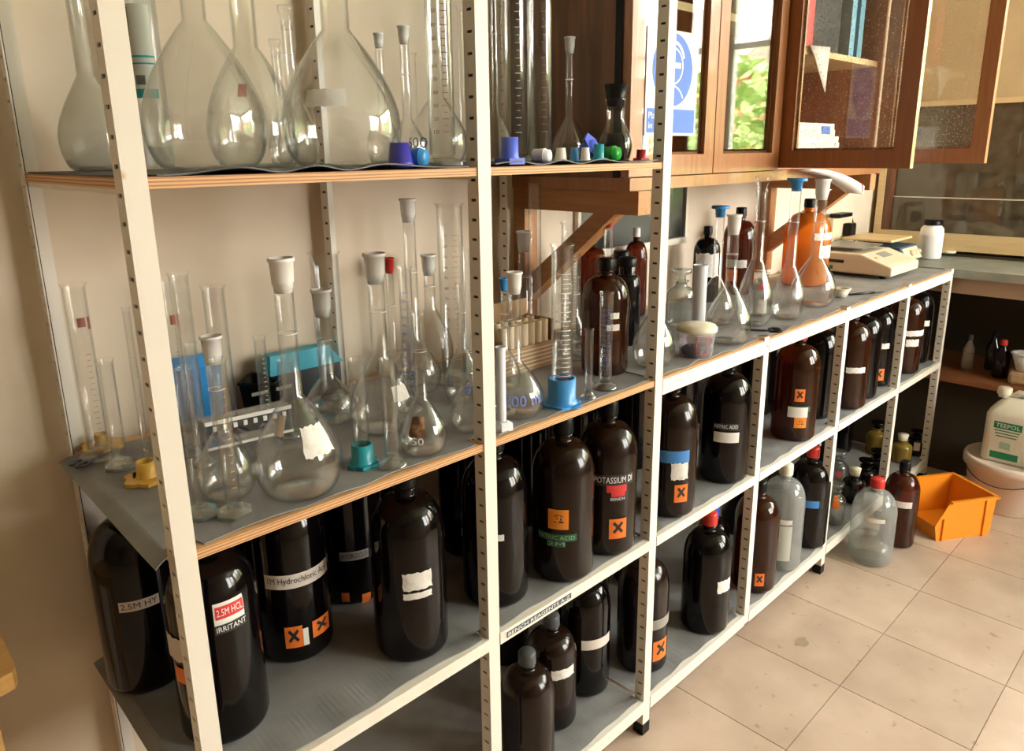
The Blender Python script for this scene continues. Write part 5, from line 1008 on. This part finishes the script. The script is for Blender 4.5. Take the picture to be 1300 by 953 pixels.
MB().box(-.02, .02, -.001, .001, 0, .0004).obj('ink_line', 'inkred', bench_mat, (1.735, .912, ZM - .0002), -.55)['label'] = 'short red ink line'

# ------------------------------------------------------------------ floor: parts bin, detergent can
a_ = math.atan2(-.127, .20)
bn = thing('parts_bin', 'orange plastic parts bin with low open front on the floor', 'bin', (2.785, .752, 0), a_)
L_, Wd, Hh, th = .245, .205, .15, .004
def side(y0, y1):
    pts = [(0.012, .0), (L_ - .01, 0), (L_, Hh), (.055, Hh), (0.0, .06)]
    v = [(x, y0, z) for x, z in pts] + [(x, y1, z) for x, z in pts]; n = 5
    return MB().add(v, [tuple(range(n)), tuple(range(2 * n - 1, n - 1, -1))] + [((i + 1) % n, i, n + i, n + (i + 1) % n) for i in range(n)])
side(-Wd / 2, -Wd / 2 + th).obj('side_wall', 'bin_orange', bn); side(Wd / 2 - th, Wd / 2).obj('side_wall', 'bin_orange', bn)
MB().box(.012, L_ - .01, -Wd / 2 + th, Wd / 2 - th, .001, .006).obj('base', 'bin_orange', bn)
MB().hexa([(L_ - .014, -Wd / 2 + th, .006), (L_ - .010, -Wd / 2 + th, .006), (L_ - .010, Wd / 2 - th, .006), (L_ - .014, Wd / 2 - th, .006)], [(L_ - .004, -Wd / 2 + th, Hh), (L_, -Wd / 2 + th, Hh), (L_, Wd / 2 - th, Hh), (L_ - .004, Wd / 2 - th, Hh)]).obj('back_wall', 'bin_orange', bn)
MB().hexa([(.012, -Wd / 2 + th, .006), (.016, -Wd / 2 + th, .006), (.016, Wd / 2 - th, .006), (.012, Wd / 2 - th, .006)], [(0, -Wd / 2 + th, .058), (.004, -Wd / 2 + th, .058), (.004, Wd / 2 - th, .058), (0, Wd / 2 - th, .058)]).obj('front_lip', 'bin_orange', bn)
for s in (-1, 1):
    y = s * Wd / 2; MB().box(.055, L_ + .004, min(y, y + s * .008), max(y, y + s * .008), Hh - .008, Hh).obj('rim', 'bin_orange', bn)
    for x in (.03, .20): MB().box(x, x + .006, min(y, y + s * .006), max(y, y + s * .006), .001, Hh - .01 if x > .1 else .085).obj('rib', 'bin_orange', bn)
MB().box(L_, L_ + .008, -Wd / 2 - .008, Wd / 2 + .008, Hh - .008, Hh).obj('rim', 'bin_orange', bn)
cn = thing('jerrycan', 'cream detergent jerrycan with green TEEPOL label on the bucket lid', 'jerrycan', (3.160, .50, .1930))
# body in cross-section along y
yw, xd = .155, .15
rings = []; mb = MB()
def rr(x0, x1, y0, y1, c, z):
    p = []
    for (cx, cy_, a) in ((x1 - c, y1 - c, 0), (x0 + c, y1 - c, PI / 2), (x0 + c, y0 + c, PI), (x1 - c, y0 + c, 1.5 * PI)):
        for k in range(5): q = a + PI / 2 * k / 4; p.append((cx + c * math.cos(q), cy_ + c * math.sin(q), z))
    return p
lev = [(.006, .02, 0), (0, .02, .008), (0, .02, .185), (.008, .022, .205), (.03, .03, .232), (.05, .02, .248)]
v = []; f = []
for ins, c, z in lev: v += rr(ins, xd - ins, -.02 + ins, yw - ins, c, z)
n = 20
for i in range(len(lev) - 1):
    for k in range(n): f.append((i * n + k, i * n + (k + 1) % n, (i + 1) * n + (k + 1) % n, (i + 1) * n + k))
f += [tuple(range(n - 1, -1, -1)), tuple((len(lev) - 1) * n + k for k in range(n))]
mb.add(v, f, True).obj('can_body', 'can_cream', cn)
MB().tube([(.075, .10, .242), (.075, .07, .268), (.075, .03, .268), (.075, .0, .235), (.075, -.012, .20)], .012, 10).obj('handle', 'can_cream', cn)
MB().lathe([(.02, .244), (.02, .256), (.0, .256)], 20, .075, .118).obj('neck', 'can_cream', cn)
cap_o = MB().lathe([(.024, .254), (.025, .256), (.024, .278), (.021, .281), (0, .281)], 48, .075, .118, fun=lambda a: 1 + .02 * math.cos(24 * a)).obj('cap', 'plastic_cream', cn)
lb = MB().box(-.0012, -.0002, .02, .130, .012, .17).obj('label', 'can_cream', cn)
MB().box(-.0018, -.0012, .03, .122, .138, .165).obj('green_band', 'greenprint', lb); MB().box(-.0018, -.0012, .03, .122, .018, .045).obj('green_band', 'greenprint', lb)
RT = Matrix.Rotation(-PI / 2, 4, 'Z') @ Matrix.Rotation(PI / 2, 4, 'X')
flat_text(MB(), 'TEEPOL', Matrix.Translation((-.0022, .115, .144)) @ RT @ Matrix.Diagonal((.078, .015, 1, 1))).obj('lettering', 'inkwhite', lb)
for k, (a, b) in enumerate(((.118, .06), (.112, .05), (.106, .045))): MB().box(-.0018, -.0012, .035 + .004 * k, .118 - .004 * k, .128 - .011 * k, .132 - .011 * k).obj('print_line', 'greenprint', lb)
MB().box(-.0018, -.0012, .06, .095, .06, .085).obj('print_mark', 'inkpale', lb)
# wooden table corner at the far left
tb = thing('wooden_table', 'honey-coloured wooden table corner at the lower left edge', 'table', (-.25, 1.22, 0))
MB().prism([(-.55, -.108), (.341, -.108), (.355, -.104), (.361, -.09), (.361, .10), (.355, .11), (-.55, .11)], .655, .682).obj('table_top', 'honey', tb)
for x in (-.5, .30):
    for y in (-.08, .08): MB().box(x, x + .03, y - .015, y + .015, 0, .655).obj('leg', 'honey', tb)

# ------------------------------------------------------------------ outside the end window
gd = struct(MB().box(X1 + T + .02, 26, -22, 12, -.6, -.5).obj('ground', 'lawn'))
bd = thing('brick_building', 'low red brick building outside, reflected in the cupboard glass', 'building', (9.5, -5.6, -.5))
MB().box(0, 5, -4.5, 2.2, 0, 2.9).obj('wall', 'brick', bd); MB().box(-.35, 5, -4.6, 2.4, 2.9, 3.02).obj('gutter', 'white_trim', bd); MB().hexa([(-.3, -4.6, 3.02), (5, -4.6, 3.02), (5, 2.4, 3.02), (-.3, 2.4, 3.02)], [(2.2, -4.6, 4.2), (2.8, -4.6, 4.2), (2.8, 2.4, 4.2), (2.2, 2.4, 4.2)]).obj('roof', 'roof_tile', bd)
for y in (-3.6, -1.8, .0, 1.2):
    w_ = MB().box(-.04, 0, y, y + .8, 1.3, 2.5).obj('window', 'white_trim', bd); MB().box(-.06, -.041, y + .08, y + .72, 1.38, 2.42).obj('pane', 'panel_dark', w_)
def bush(label, x, y, z, rx, rz_, n, seed, name='garden_shrub', cat='shrub'):
    rnd = random.Random(seed); t = thing(name, label, cat, (x, y, -.5)); MB().tube([(0, 0, 0), (.05, .02, z * .6), (0, 0, z)], [.09, .07, .03], 8).obj('trunk', 'bark', t)
    mb = MB()
    for k in range(n):
        while True:
            p = Vector((rnd.uniform(-1, 1), rnd.uniform(-1, 1), rnd.uniform(-1, 1)))
            if .35 < p.length < 1: break
        c = Vector((p.x * rx, p.y * rx, z + p.z * rz_)); s = rnd.uniform(.05, .11); u = Vector((rnd.uniform(-1, 1), rnd.uniform(-1, 1), rnd.uniform(-.6, .6))).normalized(); w_ = u.orthogonal().normalized()
        mb.add([c - u * s, c + w_ * s * .5, c + u * s, c - w_ * s * .5], [(0, 1, 2, 3)])
    o = mb.obj('foliage', 'leaf', t); o['kind'] = 'stuff'
bush('rounded garden shrub in front of the brick building', 7.6, -4.3, 1.0, .95, 1.0, 1500, 1); bush('leafy garden shrub close to the end window', 7.0, -1.95, 1.5, .9, 1.3, 1700, 2)
bush('tall garden tree beyond the shrubs outside', 10.2, -1.5, 2.6, 1.4, 1.9, 2600, 3, 'garden_tree', 'tree'); bush('broad garden tree behind the brick building outside', 18.0, -5.5, 4.6, 2.2, 2.4, 2600, 4, 'garden_tree', 'tree'); bush('low shrub at the right of the garden outside', 7.4, .7, .9, .9, 1.0, 1400, 5)
